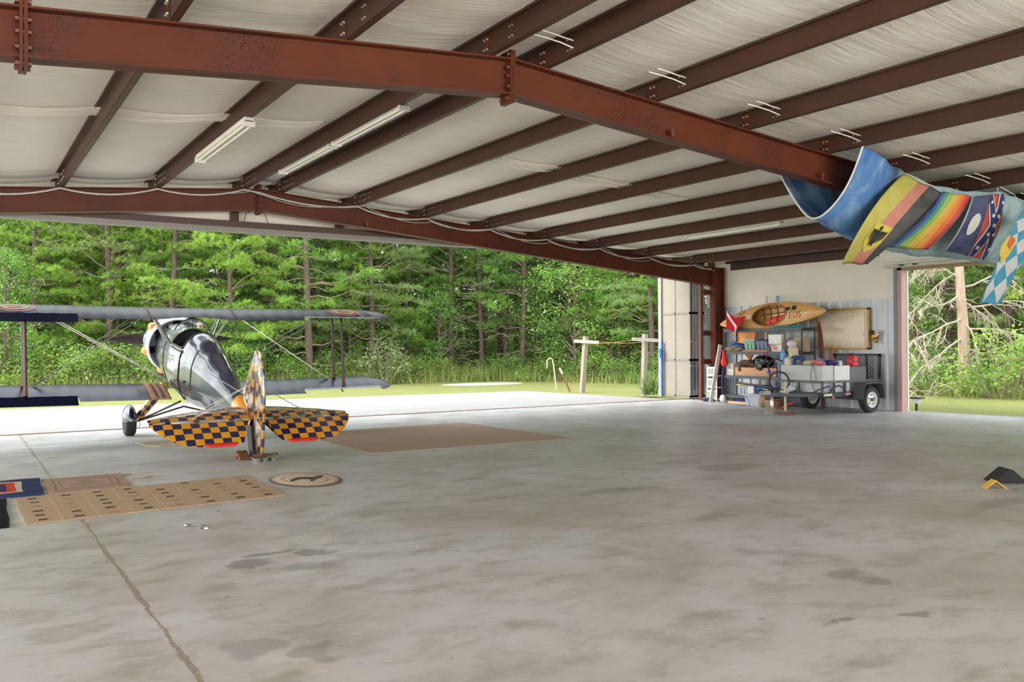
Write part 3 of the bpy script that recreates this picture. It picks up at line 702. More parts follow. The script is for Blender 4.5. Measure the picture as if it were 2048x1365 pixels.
# tail
def stab(side):
    b = MB()
    def fn(u, v):
        y = .05+1.27*u; le_ = 4.86+.45*(y/1.32)**1.6; c = max(.03, 5.44-le_); q = v*2-1; t = abs(q)**1.5
        th = .03*math.sin(PI*min(1, t*.92+.08))*(1-.4*u)
        rib = .004*abs(math.sin(PI*y/.25))
        return A(le_+t*c, side*y, .075+(th-rib if q >= 0 else -th))
    b.grid(fn, 26, 16); return b.build('tailplane', CHK, plane, smooth=.9)
def elevator(side):
    e = bpy.data.objects.new('tmp', None)
    b = MB(); ang = math.radians(20)
    # outline in hinge coordinates: (y, chord)
    def chord(y):
        if y < .22: return .34+.9*(y-.05)
        if y > .75: return .5*max(0.0, 1-((y-.75)/.6)**2.4)+.035
        return .5
    def y_in(t): return .06+.16*t
    hinge = A(5.455, 0, .075)
    def fn(u, v):
        y0_, y1_ = .06, 1.325; q = v*2-1; t = abs(q)**1.2
        y = y0_+(y1_-y0_)*u; y = y+(.19*t*(1-u)**3); c = chord(y)
        th = .02*math.sin(PI*min(1, t*.9+.1))
        return Vector((side*y, -t*c, th if q >= 0 else -th))
    b.grid(fn, 36, 12)
    me = bpy.data.meshes.new('elevator'); me.from_pydata(b.v, [], b.f); me.materials.append(CHK); me.polygons.foreach_set('use_smooth', [True]*len(me.polygons))
    o = bpy.data.objects.new('elevator', me); COL.objects.link(o); o.parent = plane
    o.location = TM['biplane'].inverted() @ hinge; o.rotation_euler = (ang, 0, 0)
    TM[o.name] = TM['biplane'] @ Matrix.Translation(o.location) @ Euler((ang, 0, 0)).to_matrix().to_4x4()
    q = MB(); q.grid(lambda u, v: TM[o.name] @ Vector((side*(.32+.42*u), -.485-.055*v*min(1, 6*u+.25)*min(1, 6*(1-u)+.25), .004-.02*v)), 14, 2)
    part(q.build('trim_tab', P('red_tab', 206, 40, 32, .4), o, solid=.008), 'red trim tab on the elevator edge')
    for yy in (.3, .75, 1.1):
        q = MB(); q.lathe([(.016, -.03), (.016, .03)], TM[o.name] @ Vector((side*yy, .004, 0)), (1, 0, 0), 8); q.build('hinge', BLACK, o)
for side in (-1, 1): stab(side); elevator(side)
def slabp(poly, th, name, mt):
    b = MB(); n = len(poly); cs = (sum(p[0] for p in poly)/n, sum(p[1] for p in poly)/n)
    def ringp(k, x): return [A(cs[0]+(p[0]-cs[0])*k, x, cs[1]+(p[1]-cs[1])*k) for p in poly]
    rings = [ringp(.01, th), ringp(.6, th), ringp(.93, th*.7), ringp(1, 0), ringp(.93, -th*.7), ringp(.6, -th), ringp(.01, -th)]
    o_ = []
    for r_ in rings: o_ += r_
    b.v = [tuple(v) for v in o_]
    for i in range(len(rings)-1):
        for j in range(n):
            j2 = (j+1) % n; b.f.append((i*n+j, i*n+j2, (i+1)*n+j2, (i+1)*n+j)); b.m.append(0)
    return b.build(name, mt, plane, smooth=.8)
slabp([(4.78, .16), (4.95, .36), (5.1, .6), (5.22, .82), (5.33, .97), (5.40, 1.02), (5.43, 1.0), (5.43, .5), (5.43, .06), (5.1, .09)], .03, 'fin', CHKV)
slabp([(5.46, 1.02), (5.58, 1.0), (5.71, .86), (5.82, .6), (5.88, .3), (5.9, .05), (5.92, -.2), (5.88, -.36), (5.78, -.4), (5.62, -.3), (5.46, -.12), (5.46, .5)], .028, 'rudder', CHKV)
b = MB(); b.tube([A(5.445, 0, -.1), A(5.445, 0, 1.0)], .012, 6); b.build('hinge_post', BLACK, plane)
for side in (-1, 1):
    for s_, y_ in ((5.2, .75), (5.42, .8)):
        b = MB(); b.tube([A(5.3, side*.02, .52), A(s_, side*y_, .09)], .0035, 5); b.build('tail_wire', WIRE, plane)
    b = MB(); b.tube([A(4.95, side*.1, -.08), A(5.35, side*.7, .05)], .01, 6); b.build('tail_brace', BROWNMETAL, plane)
    b = MB(); b.tube([fus(3.7, side*1.0, 1.0), A(5.42, side*.16, .42)], .003, 5); b.build('control_cable', WIRE, plane)
# tail wheel
b = MB(); b.tube([A(5.25, 0, -.06), A(5.36, 0, -.28)+Vector((0, 0, 0)), Vector((AX, 11.72, .12))], .028, 8); b.build('tail_spring', BLACK, plane)
b = MB(); b.lathe([(.03, -.035), (.075, -.04), (.1, -.02), (.1, .02), (.075, .04), (.03, .035)], (AX, 11.72, .1), (1, 0, 0), 20); b.build('tail_wheel', RUBBER, plane)
b = MB(); b.prism([(11.62, .1), (11.82, .1), (11.9, .42), (11.7, .44)], lambda u, v, w: (w, u, v), AX-.045, AX+.045); b.build('tail_fairing', BLACK, plane)
# main gear
for side in (-1, 1):
    wx, wy, wr_ = AX+side*.9, 15.85, .235
    b = MB(); b.lathe([(.08, -.07), (.17, -.085), (.215, -.08), (.235, -.05), (.235, .05), (.215, .08), (.17, .085), (.08, .07)], (wx, wy, wr_), (1, 0, 0), 28); wh = b.build('wheel', RUBBER, plane)
    q = MB()
    for k in range(-3, 4): q.lathe([(.2365, k*.013-.002), (.2365, k*.013+.002)], (wx, wy, wr_), (1, 0, 0), 28, caps=False)
    q.build('tread_grooves', BLACK, wh)
    b = MB()
    def spat(u, v):
        t = PI*u; p = 2*PI*v; r_ = math.sin(t)
        x = wx+.115*r_*math.cos(p); y = wy-.05*0+(-.30*math.cos(t)); z = wr_+.02+(.27*r_*math.sin(p) if math.sin(p) > 0 else .03*r_*math.sin(p))
        return (x, y, z)
    b.grid(spat, 20, 24); b.build('wheel_fairing', NAVY, plane)
    leg0 = A(1.45, side*.36, -.5)
    b = MB()
    def legf(u, v):
        p = leg0.lerp(Vector((wx-side*.13, wy, wr_+.05)), u); a = 2*PI*v; return p+Vector((math.cos(a)*(.075-.03*u), math.sin(a)*(.13-.06*u), math.cos(a)*side*.05))
    b.grid(legf, 10, 14); b.build('gear_leg', CHKG, plane)
    b = MB(); b.tube([Vector((wx-side*.12, wy, wr_)), A(2.2, side*.25, -.58)], .018, 8); b.build('gear_strut', BROWNMETAL, plane)
    b = MB(); b.tube([Vector((wx-side*.12, wy, wr_)), Vector((AX, wy+.1, .45))], .016, 8); b.build('axle_strut', BROWNMETAL, plane)
    b = MB(); b.tube([Vector((wx-side*.1, wy-.12, wr_-.04))+Vector((math.cos(i/12*2*PI)*.05, 0, math.sin(i/12*2*PI)*.06)) for i in range(13)], .006, 5, caps=False); b.build('tie_ring', CHROME, plane)

# ------------------------------------------------------------------ rugs and small things on the floor
def rug(name, label, pts, mt, z=.012, cat='rug'):
    c = sum((Vector(p) for p in pts), Vector((0, 0)))/len(pts); b = MB(); b.uv = {}
    P0, P1, P2, P3 = [Vector(p) for p in pts]
    def fn(u, v):
        p = P0.lerp(P1, u).lerp(P3.lerp(P2, u), v); return (p.x+.006*math.sin(u*31+v*9), p.y+.006*math.sin(v*27+u*5), z+.003*math.sin(u*17)*math.sin(v*13))
    b.grid(fn, 24, 24, uv=True)
    n = 24; edge = [(i, 0) for i in range(n)]+[(n, i) for i in range(n)]+[(n-i, n) for i in range(n)]+[(0, n-i) for i in range(n)]
    o_ = len(b.v)
    for (i, j) in edge: q = fn(i/n, j/n); b.v.append((q[0], q[1], .001)); b.uv[len(b.v)-1] = (i/n, j/n)
    for k in range(len(edge)):
        k2 = (k+1) % len(edge); a = edge[k][0]*(n+1)+edge[k][1]; c2 = edge[k2][0]*(n+1)+edge[k2][1]
        b.f.append((a, c2, o_+k2, o_+k)); b.m.append(0)
    return tag(b.build(name, mt, smooth=.5, origin=(c.x, c.y, 0)), label, cat)
def uvmat(name, fn, rough=.95):
    mt, nt, b = newmat(name); t = nd(nt, 'ShaderNodeTexCoord'); sp = nd(nt, 'ShaderNodeSeparateXYZ'); nt.links.new(t.outputs['UV'], sp.inputs[0])
    c = fn(nt, sp.outputs[0], sp.outputs[1])
    c = mix(nt, .25, c, ramp(nt, noise(nt, coords(nt), 30, 4, .7), [(.3, (.35,)*3), (.7, (1, 1, 1))]), 'MULTIPLY')
    nt.links.new(c, b.inputs['Base Color']); b.inputs['Roughness'].default_value = rough; b.inputs['Specular IOR Level'].default_value = .05
    bump(nt, b, noise(nt, coords(nt), 160, 2), .3, .004); return mt
def band(nt, x, a, b_):     # 1 inside a..b
    return mth(nt, 'MULTIPLY', mth(nt, 'GREATER_THAN', x, a), mth(nt, 'LESS_THAN', x, b_))
def rect(nt, u, v, a, b_, c, d): return mth(nt, 'MULTIPLY', band(nt, u, a, b_), band(nt, v, c, d))
rug('garage_mat', 'large plain brown mat lying right of the biplane tail', [(4.87, 11.18), (8.32, 11.1), (8.2, 14.6), (4.87, 14.4)], uvmat('brown_mat', lambda nt, u, v: mix(nt, .0, S(186, 166, 150), S(120, 100, 88))), .008, 'mat')
def runner_fn(nt, u, v):
    c = mix(nt, mth(nt, 'MULTIPLY', mth(nt, 'LESS_THAN', mth(nt, 'FRACT', mth(nt, 'MULTIPLY', u, 8)), .05), .4), S(184, 160, 134), S(206, 188, 164))
    fu_ = mth(nt, 'FRACT', mth(nt, 'MULTIPLY', u, 8)); fv = mth(nt, 'FRACT', mth(nt, 'MULTIPLY', v, 6))
    sq = rect(nt, fu_, fv, .36, .64, .36, .66)
    wn_ = nd(nt, 'ShaderNodeTexWhiteNoise'); cb_ = nd(nt, 'ShaderNodeCombineXYZ')
    nt.links.new(mth(nt, 'FLOOR', mth(nt, 'MULTIPLY', u, 8)), cb_.inputs[0]); nt.links.new(mth(nt, 'FLOOR', mth(nt, 'MULTIPLY', v, 6)), cb_.inputs[1]); nt.links.new(cb_.outputs[0], wn_.inputs['Vector'])
    c = mix(nt, mth(nt, 'MULTIPLY', sq, mth(nt, 'GREATER_THAN', wn_.outputs[0], .35)), c, S(84, 78, 70))
    return mix(nt, mth(nt, 'MULTIPLY', mth(nt, 'MULTIPLY', sq, mth(nt, 'LESS_THAN', wn_.outputs[0], .3)), .7), c, S(158, 128, 106))
rug('runner_rug', 'long beige runner rug dotted with small dark squares', [(.5, 8.42), (2.81, 8.6), (2.86, 10.13), (.5, 9.91)], uvmat('beige_runner', runner_fn), .012)
def tan_fn(nt, u, v):
    c = mix(nt, .0, S(172, 148, 128), (1, 1, 1))
    b1 = mth(nt, 'SUBTRACT', rect(nt, u, v, .1, .9, .12, .88), rect(nt, u, v, .13, .87, .16, .84))
    b2 = mth(nt, 'SUBTRACT', rect(nt, u, v, .18, .82, .22, .78), rect(nt, u, v, .2, .8, .25, .75))
    du, dv = mth(nt, 'ABSOLUTE', mth(nt, 'SUBTRACT', u, .5)), mth(nt, 'ABSOLUTE', mth(nt, 'SUBTRACT', v, .5))
    dm = mth(nt, 'LESS_THAN', mth(nt, 'ADD', mth(nt, 'MULTIPLY', du, 1.0), mth(nt, 'MULTIPLY', dv, .9)), .2)
    st = mth(nt, 'GREATER_THAN', mth(nt, 'FRACT', mth(nt, 'MULTIPLY', v, 14)), .5)
    return mix(nt, mth(nt, 'MULTIPLY', mth(nt, 'ADD', mth(nt, 'ADD', b1, b2), mth(nt, 'MULTIPLY', dm, st), True), .55), c, S(120, 100, 86))
rug('door_mat', 'frayed tan mat with a diamond motif beside the runner rug', [(.80, 10.0), (1.61, 10.06), (1.65, 11.16), (.83, 11.15)], uvmat('tan_mat', tan_fn), .014, 'mat')
def blue_fn(nt, u, v):
    c = mix(nt, 0.0, S(54, 64, 100), (0, 0, 0))
    for k, (e, col) in enumerate(((.05, S(54, 64, 100)), (.15, S(200, 182, 160)), (.2, S(196, 74, 56)), (.27, S(54, 64, 100)), (.34, S(200, 182, 160)), (.38, S(196, 74, 56)), (.44, S(40, 54, 98)))):
        c = mix(nt, rect(nt, u, v, e, 1-e, e, 1-e), c, col)
    return c
rug('braided_rug', 'blue, red and cream concentric rug at the left edge', [(-.45, 10.07), (.77, 10.06), (.81, 11.24), (-.42, 11.25)], uvmat('blue_rug', blue_fn), .022)
def blk_fn(nt, u, v):
    c = mix(nt, 0.0, S(30, 34, 34), (0, 0, 0))
    for e, col in ((.08, S(52, 84, 66)), (.11, S(206, 150, 130)), (.16, S(196, 122, 104)), (.22, S(206, 186, 160))): c = mix(nt, rect(nt, u, v, e, 1-e, e, 1-e), c, col)
    return c
rug('entry_rug', 'black-bordered pink and cream rug cut by the left edge', [(-.7, 8.4), (.385, 8.41), (.425, 9.93), (-.66, 9.92)], uvmat('black_border_rug', blk_fn), .018)
# oval braided rug with a dark animal figure
def oval_mat():
    mt, nt, b = newmat('oval_braid'); sp = nd(nt, 'ShaderNodeSeparateXYZ'); nt.links.new(coords(nt), sp.inputs[0])
    r_ = mth(nt, 'SQRT', mth(nt, 'ADD', mth(nt, 'POWER', mth(nt, 'DIVIDE', sp.outputs[0], .4), 2.0), mth(nt, 'POWER', mth(nt, 'DIVIDE', sp.outputs[1], .58), 2.0)))
    c = ramp(nt, r_, [(0, S(198, 180, 156)), (.45, S(206, 186, 160)), (.55, S(176, 150, 128)), (.62, S(206, 186, 162)), (.78, S(186, 166, 146)), (.86, S(120, 100, 92)), (.93, S(84, 80, 84))], 'CONSTANT')
    nt.links.new(c, b.inputs['Base Color']); b.inputs['Roughness'].default_value = .95
    bump(nt, b, mth(nt, 'SINE', mth(nt, 'MULTIPLY', r_, 90)), .4, .005); return mt
oc = Vector((3.31, 9.46, 0)); b = MB()
b.lathe([(.001, .016), (.3, .016), (.95, .014), (1.0, .006), (1.0, 0)], (0, 0, 0), (0, 0, 1), 48)
b.v = [(v[0]*.38+oc.x, v[1]*.55+oc.y, v[2]) for v in b.v]
ov = tag(b.build('oval_rug', oval_mat(), origin=oc), 'oval braided rug with a dark animal figure in its middle', 'rug')
b = MB(); fig = [(-.13, -.03), (-.10, .05), (-.02, .06), (.05, .05), (.10, .11), (.14, .10), (.15, .05), (.12, .0), (.12, -.08), (.08, -.08), (.06, -.02), (-.05, -.02), (-.08, -.09), (-.11, -.09)]
b.prism([(x*1.25, y*2.1) for x, y in fig], lambda u, v, w: (oc.x+.84*u*.9+.54*v, oc.y-.54*u*.9+.84*v, w), .014, .0185); b.build('animal_figure', P('dark_braid', 62, 58, 56, .95), ov)
# cardboard under the tailplane
b = MB(); b.prism([(2.38, 14.62), (2.45, 14.05), (2.6, 13.85), (3.5, 14.0), (3.5, 14.6)], lambda u, v, w: (u, v, w), 0, .008); tag(b.build('cardboard_sheet', P('cardboard_sheet', 176, 160, 140, .9), origin=(3, 14.3, 0)), 'flat cardboard sheet on the floor behind the left tailplane', 'cardboard')
# twig of cord beside the tan mat
b = MB(); b.tube([(1.63, 11.0, .008), (1.75, 11.05, .008), (1.88, 10.9, .008), (1.9, 10.7, .008), (1.8, 10.62, .008), (1.7, 10.66, .008)], .006, 5); tag(b.build('loose_cord', P('cord_tan', 150, 128, 108, .9)), 'loose tan cord on the floor beside the tan mat', 'cord')
# crumpled foil
b = MB(); b.blob((1.66, 7.6, .012), (.05, .03, .012), 12, 6, wob=.5, seed=3); b.blob((1.73, 7.42, .015), (.03, .05, .015), 12, 6, wob=.5, seed=5); b.tube([(1.66, 7.6, .012), (1.74, 7.56, .008), (1.73, 7.42, .012)], .01, 5)
tag(b.build('foil_scrap', CHROME, origin=(1.7, 7.5, 0)), 'small crumpled foil scrap on the floor in front of the runner', 'scrap')
# wheel chocks by the tail wheel, and the muffin tray
b = MB(); b.prism([(11.55, 0), (11.95, 0), (11.9, .05), (11.75, .11), (11.6, .05)], lambda u, v, w: (w, u, v), 3.16, 3.30); b.box(3.16, 3.62, 11.66, 11.72, 0, .05)
tag(b.build('wheel_chock', BROWNWOOD, origin=(3.25, 11.75, 0), bevel=.008), 'dark brown wooden chock against the tail wheel', 'wheel chock')
t = thing('baking_tray', 'shiny metal muffin tray holding rusty parts under the rudder', 'tray', (3.42, 11.36, 0), (0, 0, .15))
b = MB()
for i in range(3):
    for j in range(2):
        b.lathe([(.0, .002), (.035, .002), (.045, .045), (.05, .05)], (3.31+.105*i, 11.29+.105*j, 0), (0, 0, 1), 14)
b.box(3.25, 3.58, 11.23, 11.46, .047, .052); b.build('tray', CHROME, t, bevel=.003)
b = MB(); b.tube([(3.27, 11.38, .075), (3.38, 11.3, .09), (3.5, 11.36, .075), (3.58, 11.3, .09)], .018, 6); b.box(3.3, 3.45, 11.33, 11.37, .055, .09); tag(b.build('rusty_bracket', P('rusty_part', 96, 66, 46, .8), origin=(3.42, 11.35, .06)), 'rusty bent bracket lying on the muffin tray', 'bracket')
# chocks at the right
b = MB(); yc = Vector((9.02, 4.86, 0)); d1 = Vector((.78, -.62, 0)); d2 = Vector((.62, .78, 0)); w = .05
for sg in (-1, 1):
    p0 = yc+d1*(.1*sg); 
    b.hexa([p0-d2*.06, p0-d2*.06+d1*(.012*sg), p0+d2*.06+d1*(.012*sg), p0+d2*.06, yc-d2*.06+Vector((0, 0, .075)), yc-d2*.06+Vector((0, 0, .087)), yc+d2*.06+Vector((0, 0, .087)), yc+d2*.06+Vector((0, 0, .075))])
tag(b.build('wheel_chock', P('yellow_chock', 222, 178, 72, .6, var=.05), origin=yc), 'small folded yellow wheel chock at the right edge', 'wheel chock')
bc = Vector((9.5, 4.98, 0)); b = MB()
b.prism([(-.17, 0), (.17, 0), (.16, .02), (.02, .145), (-.02, .145), (-.16, .02)], lambda u, v, w: bc+d1*u+d2*w+Vector((0, 0, v)), -.09, .16)
for k in range(6):
    q = bc+d1*(.04+.022*k)+Vector((0, 0, .132-.02*k)); b.bar(q-d2*.088, q+d2*.155, .008, .008)
tag(b.build('wheel_chock', RUBBER, origin=bc), 'large black ribbed rubber wheel chock at the right edge', 'wheel chock')

# ------------------------------------------------------------------ hanging banner and flags
def lerp_tab(tab, x):
    for (a, va), (b_, vb) in zip(tab[:-1], tab[1:]):
        if a <= x <= b_: t = (x-a)/(b_-a); return va+(vb-va)*t
    return tab[0][1] if x < tab[0][0] else tab[-1][1]
def banner(u, v):
    x = 9.93+6.2*u
    ny = lerp_tab([(9.93, 7.0), (11.48, 7.43), (13.05, 6.95), (16.2, 7.1)], x); nz = lerp_tab([(9.93, 4.07), (11.48, 3.94), (13.05, 3.74), (16.2, 3.58)], x)
    if 11.48 < x < 13.05: nz -= .10*math.sin((x-11.48)/1.57*PI)
    fy, fz = 8.42, ztop(x)-.02; sg = lerp_tab([(9.93, .83), (11.0, 1.0), (12.5, .95), (16.2, .8)], x)
    s = sg*4*v*(1-v)
    return (x+.02*math.sin(v*9), ny+(fy-ny)*v+.02*math.sin(x*7+v*5), nz+(fz-nz)*v-s+.012*math.sin(x*13+v*14))
def ban_extra(nt, c, uv):
    v = coords(nt, (1, 1, 1), 'UV'); n = noise(nt, coords(nt, (9, 3, 1), 'UV', rot=(0, 0, .5)), 1.4, 4, .55, .6); sp = nd(nt, 'ShaderNodeSeparateXYZ'); nt.links.new(uv, sp.inputs[0])
    a = ramp(nt, n, [(.32, S(44, 112, 196)), (.5, S(86, 146, 206)), (.68, S(170, 196, 224))])
    edge = ramp(nt, sp.outputs[0], [(0, (0, 0, 0)), (.20, (0, 0, 0)), (.24, (1, 1, 1))])
    c2 = mix(nt, edge, a, mix(nt, ramp(nt, noise(nt, coords(nt, (22, 6, 1), 'UV'), 1.6, 5), [(.4, (0, 0, 0)), (.6, (1, 1, 1))]), S(176, 206, 208), S(146, 178, 184)))
    return mix(nt, ramp(nt, sp.outputs[0], [(.16, (0, 0, 0)), (.2, (1, 1, 1)), (.24, (0, 0, 0))]), c2, S(30, 66, 96))
BANM = uv_bands('printed_banner', [(0, (1, 1, 1))], 0, .75, .25, extra=ban_extra)
b = MB(); b.grid(banner, 60, 36, uv=True)
bn = tag(b.build('banner', BANM, smooth=2, solid=.004), 'big blue printed banner slung like a hammock under the roof', 'banner')
b = MB(); b.tube([banner(0, i/36) for i in range(37)], .012, 6); part(b.build('hem', WHITE, bn), 'white hem along the banner end')
for p in ((9.93, 7.0, 4.07), (11.48, 7.43, 3.94), (13.05, 6.95, 3.74)):
    b = MB(); b.tube([(p[0]+.01, p[1], p[2]+.1), (p[0]-.02, p[1]-.02, p[2]+.02), p], .006, 5); b.build('tie_cord', WHITE, bn)
def flag_surf(rows):
    """rows: list of (v, left point, right point); smooth in v"""
    vs = [r[0] for r in rows]
    def q(k, v):
        pts = [Vector(r[1+k]) for r in rows]; out = Vector((0, 0, 0))
        for i in range(len(pts)):
            w = 1.0
            for j in range(len(pts)):
                if j != i: w *= (v-vs[j])/(vs[i]-vs[j])
            out += pts[i]*w
        return out
    def f(u, v, off=0.0):
        a, c = q(0, v), q(1, v); p = a.lerp(c, u); nrm = ray_dir_y
        return p+Vector((0, -.025*math.sin(u*7+v*3)*v-off, .01*math.sin(u*11+v*4)))
    return f
ray_dir_y = None
def add_flag(name, label, rows, mt, hem=True, nu=24, nv=30, ties=(0, 1)):
    f = flag_surf(rows); b = MB(); b.grid(lambda u, v: f(u, v), nu, nv, uv=True)
    o = tag(b.build(name, mt, smooth=2, solid=.003), label, 'flag', 'flags pinned along the banner')
    if hem: b = MB(); b.tube([f(i/12, .0, .006) for i in range(13)], .014, 6, flat=.5); part(b.build('hem', WHITE, o), 'white hem')
    return o, f
def decal(name, f, polys, mt, parent, off):
    b = MB()
    for poly in polys:
        bm = bmesh.new(); bm.faces.new([bm.verts.new((u, v, 0)) for u, v in poly]); bmesh.ops.triangulate(bm, faces=bm.faces[:])
        for _ in range(2): bmesh.ops.subdivide_edges(bm, edges=[e for e in bm.edges if e.calc_length() > .05], cuts=1, use_grid_fill=True)
        bmesh.ops.triangulate(bm, faces=bm.faces[:]); bm.verts.index_update()
        b.add([f(q.co.x, q.co.y, off) for q in bm.verts], [tuple(q.index for q in fc.verts) for fc in bm.faces]); bm.free()
    return b.build(name, mt, parent, smooth=0)
# yellow, faded red and black flag with an eagle
GY, GR_, GB = S(206, 196, 84), S(216, 138, 116), S(66, 66, 64)
gm = uv_bands('yellow_red_black_cloth', [(0, GY), (.4, GR_), (.69, GB)], 0, .8, .2)
g, gf = add_flag('flag', 'yellow, faded red and black striped flag with a black eagle', [(0, onY(1808, 347, 7.40), onY(1883, 384, 7.15)), (.5, onY(1740, 425, 7.28), onY(1815, 458, 7.2)), (1, onY(1683, 527, 7.75), onY(1736, 530, 7.75))], gm)
def em(x, y): return (.49+.19*(x*.86), .70-.13*y)
sh = decal('shield', gf, [[em(-1.25, 1.1), em(1.25, 1.1), em(1.2, -.5), em(0, -1.35), em(-1.2, -.5)]], P('flag_yellow', 206, 190, 76, .8), g, .012)
EG = [[(-.28, .5), (-.1, .55), (.1, .5), (.28, .4), (.2, -.1), (.3, -.85), (0, -.6), (-.3, -.85), (-.2, -.1)], [(-.05, .5), (-.3, .85), (-.1, .98), (.12, .8), (.1, .5)]]
for k in range(5):
    for sg in (-1, 1): EG.append([(sg*(.25+.15*k), .55), (sg*(.38+.15*k), .62), (sg*(.36+.15*k), -.55+.12*k), (sg*(.28+.15*k), -.5+.12*k)])
for sg in (-1, 1): EG.append([(sg*.2, .42), (sg*1.0, .66), (sg*1.0, .48), (sg*.2, .25)])
decal('eagle', gf, [[em(x, y) for x, y in pl] for pl in EG], P('flag_black', 40, 40, 40, .8), sh, .024)
# rainbow flag
RB = [(0, S(30, 44, 130)), (.06, S(26, 96, 170)), (.14, S(74, 160, 120)), (.25, S(160, 196, 90)), (.4, S(224, 196, 70)), (.55, S(238, 168, 50)), (.68, S(240, 124, 44)), (.8, S(226, 70, 44)), (.9, S(196, 40, 40)), (.965, S(120, 150, 160))]
rb, rf_ = add_flag('flag', 'rainbow striped flag pinned on the banner beside the eagle flag', [(0, onY(1884, 384, 7.12), onY(1944, 392, 6.98)), (.5, onY(1842, 440, 7.2), onY(1908, 446, 7.1)), (1, onY(1776, 493, 7.5), onY(1858, 501, 7.5))], uv_bands('rainbow_cloth', RB, 0, .8, .25), hem=False)
# blue flag with a seal and a starred red panel
gg, gf2 = add_flag('flag', 'flag with a white seal on blue and a starred cross on red', [(0, onY(1944, 396, 6.95), onY(2004, 387, 6.88)), (.5, onY(1924, 446, 7.0), onY(1999, 452, 6.95)), (1, onY(1890, 499, 7.35), onY(1966, 522, 7.2))], uv_bands('blue_red_cloth', [(0, S(206, 206, 200)), (.03, S(50, 62, 112)), (.56, S(214, 66, 46))], 0, .8, .2), hem=False)
decal('seal', gf2, [[(.3+.15*math.cos(2*PI*i/28)*(1 if i % 2 else .94), .5+.20*math.sin(2*PI*i/28)*(1 if i % 2 else .94)) for i in range(28)]], P('seal_white', 206, 208, 200, .8), gg, .014)
def saltire(w): return [[(.56, .0), (.56+w, .0), (1, 1-w*1.6), (1, 1), (1-w, 1), (.56, w*1.6)], [(1, 0), (1, w*1.6), (.56+w, 1), (.56, 1), (.56, 1-w*1.6), (1-w, 0)]]
s1 = decal('cross_border', gf2, saltire(.115), P('cross_white', 214, 214, 206, .8), gg, .016); decal('cross', gf2, saltire(.08), P('cross_blue', 44, 54, 104, .8), s1, .024)
def star(cx, cy, r): return [(cx+r*(1 if i % 2 == 0 else .42)*math.sin(2*PI*i/10)*1.0, cy-r*.8*(1 if i % 2 == 0 else .42)*math.cos(2*PI*i/10)) for i in range(10)]
decal('stars', gf2, [star(.78+.16*sx_*k, .5+.36*sy_*k, .055) for k in (.4, 1.0) for sx_ in (-1, 1) for sy_ in (-1, 1)]+[star(.78, .5, .055)], P('star_white', 220, 220, 214, .8), s1, .032)
# blue and white lozenge flag
def loz_extra(nt, c, uv):
    mp = nd(nt, 'ShaderNodeMapping'); nt.links.new(uv, mp.inputs[0]); mp.inputs['Scale'].default_value = (3.2, 6.4, 1); mp.inputs['Rotation'].default_value = (0, 0, PI/4)
    ch = nd(nt, 'ShaderNodeTexChecker'); ch.inputs['Scale'].default_value = 1.0; nt.links.new(mp.outputs[0], ch.inputs['Vector']); ch.inputs['Color1'].default_value = (*S(60, 160, 196), 1); ch.inputs['Color2'].default_value = (*S(218, 222, 218), 1)
    return ch.outputs[0]
bv, bf = add_flag('flag', 'blue and white lozenge flag with a gold crest at the right edge', [(0, onY(2050, 415, 6.55), onY(2120, 440, 6.45)), (.5, onY(2008, 492, 6.6), onY(2056, 505, 6.5)), (1, onY(1958, 607, 6.62), onY(2004, 609, 6.52))], uv_bands('lozenge_cloth', [(0, (1, 1, 1))], 0, .8, .25, extra=loz_extra), hem=False)
_q = bf(0, 0); b = MB(); b.tube([_q, _q+Vector((.3, .3, .25)), Vector((13.04, 6.9, ztop(13.04)+.01))], .006, 5); b.build('tie_cord', WHITE, bv)
decal('crest', bf, [[(.1+.24*math.cos(t_), .52+.13*math.sin(t_)*(1+.12*math.sin(5*t_))) for t_ in [2*PI*i/24 for i in range(24)]]], P('crest_gold', 214, 186, 84, .8), bv, .02)
decal('crest_red', bf, [[(.02, .4), (.22, .42), (.2, .52), (.02, .5)]], P('crest_red', 210, 96, 70, .8), bv, .03)

# ------------------------------------------------------------------ folding doors parked at the right
t = thing('folding_door', 'stack of folded cream metal door leaves beside the corner column', 'folding door', (16.8, 17.3, 0))
LEAF = P('cream_door_sheet', 146, 138, 124, .6, var=.06, vs=1.5); FRAME = P('grey_door_frame', 128, 124, 116, .5, var=.1)
for k in range(6):
    x = 16.56+.1*k; y0, y1 = 16.96, 18.12
    b = MB(); b.box(x+.012, x+.03, y0+.04, y1-.04, .06, 3.66); lf = b.build('door_leaf', LEAF if k == 0 else GALV, t, smooth=0)
    b = MB()
    for ya, yb in ((y0, y0+.045), (y1-.07, y1), (y0+.56, y0+.6)): b.box(x, x+.05, ya, yb, .04, 3.68)
    for z in (.04, 1.02, 2.28, 3.62): b.box(x, x+.05, y0, y1, z, z+.06)
    b.build('leaf_frame', FRAME if k == 0 else GALV, lf, smooth=0)
b = MB(); b.box(16.52, 16.56, 18.05, 18.17, .02, 3.7); b.build('end_post', P('pale_post', 150, 150, 142, .5), t)
b = MB(); b.tube([(16.5, 18.0, .05), (16.5, 18.0, 1.55)], .03, 8); b.tube([(16.47, 17.99, 1.1), (16.46, 18.0, 1.35)], .05, 8); b.build('blue_strap', P('blue_strap', 36, 96, 176, .6), t)
for z in (.9, 1.55):
    b = MB(); b.tube([(16.55, 16.94, z), (16.8, 16.9, z-.04), (17.08, 16.94, z+.02)], .012, 5); b.build('tie_cord', P('dirty_white_cord', 170, 166, 156, .7), t)
for k in range(3):
    b = MB(); b.tube([(16.68+.15*k, 16.945, 1.0-.1*k), (16.69+.15*k, 16.94, .25)], .012, 5); b.build('hanging_rope', P('blue_rope', 40, 60, 120, .8), t)
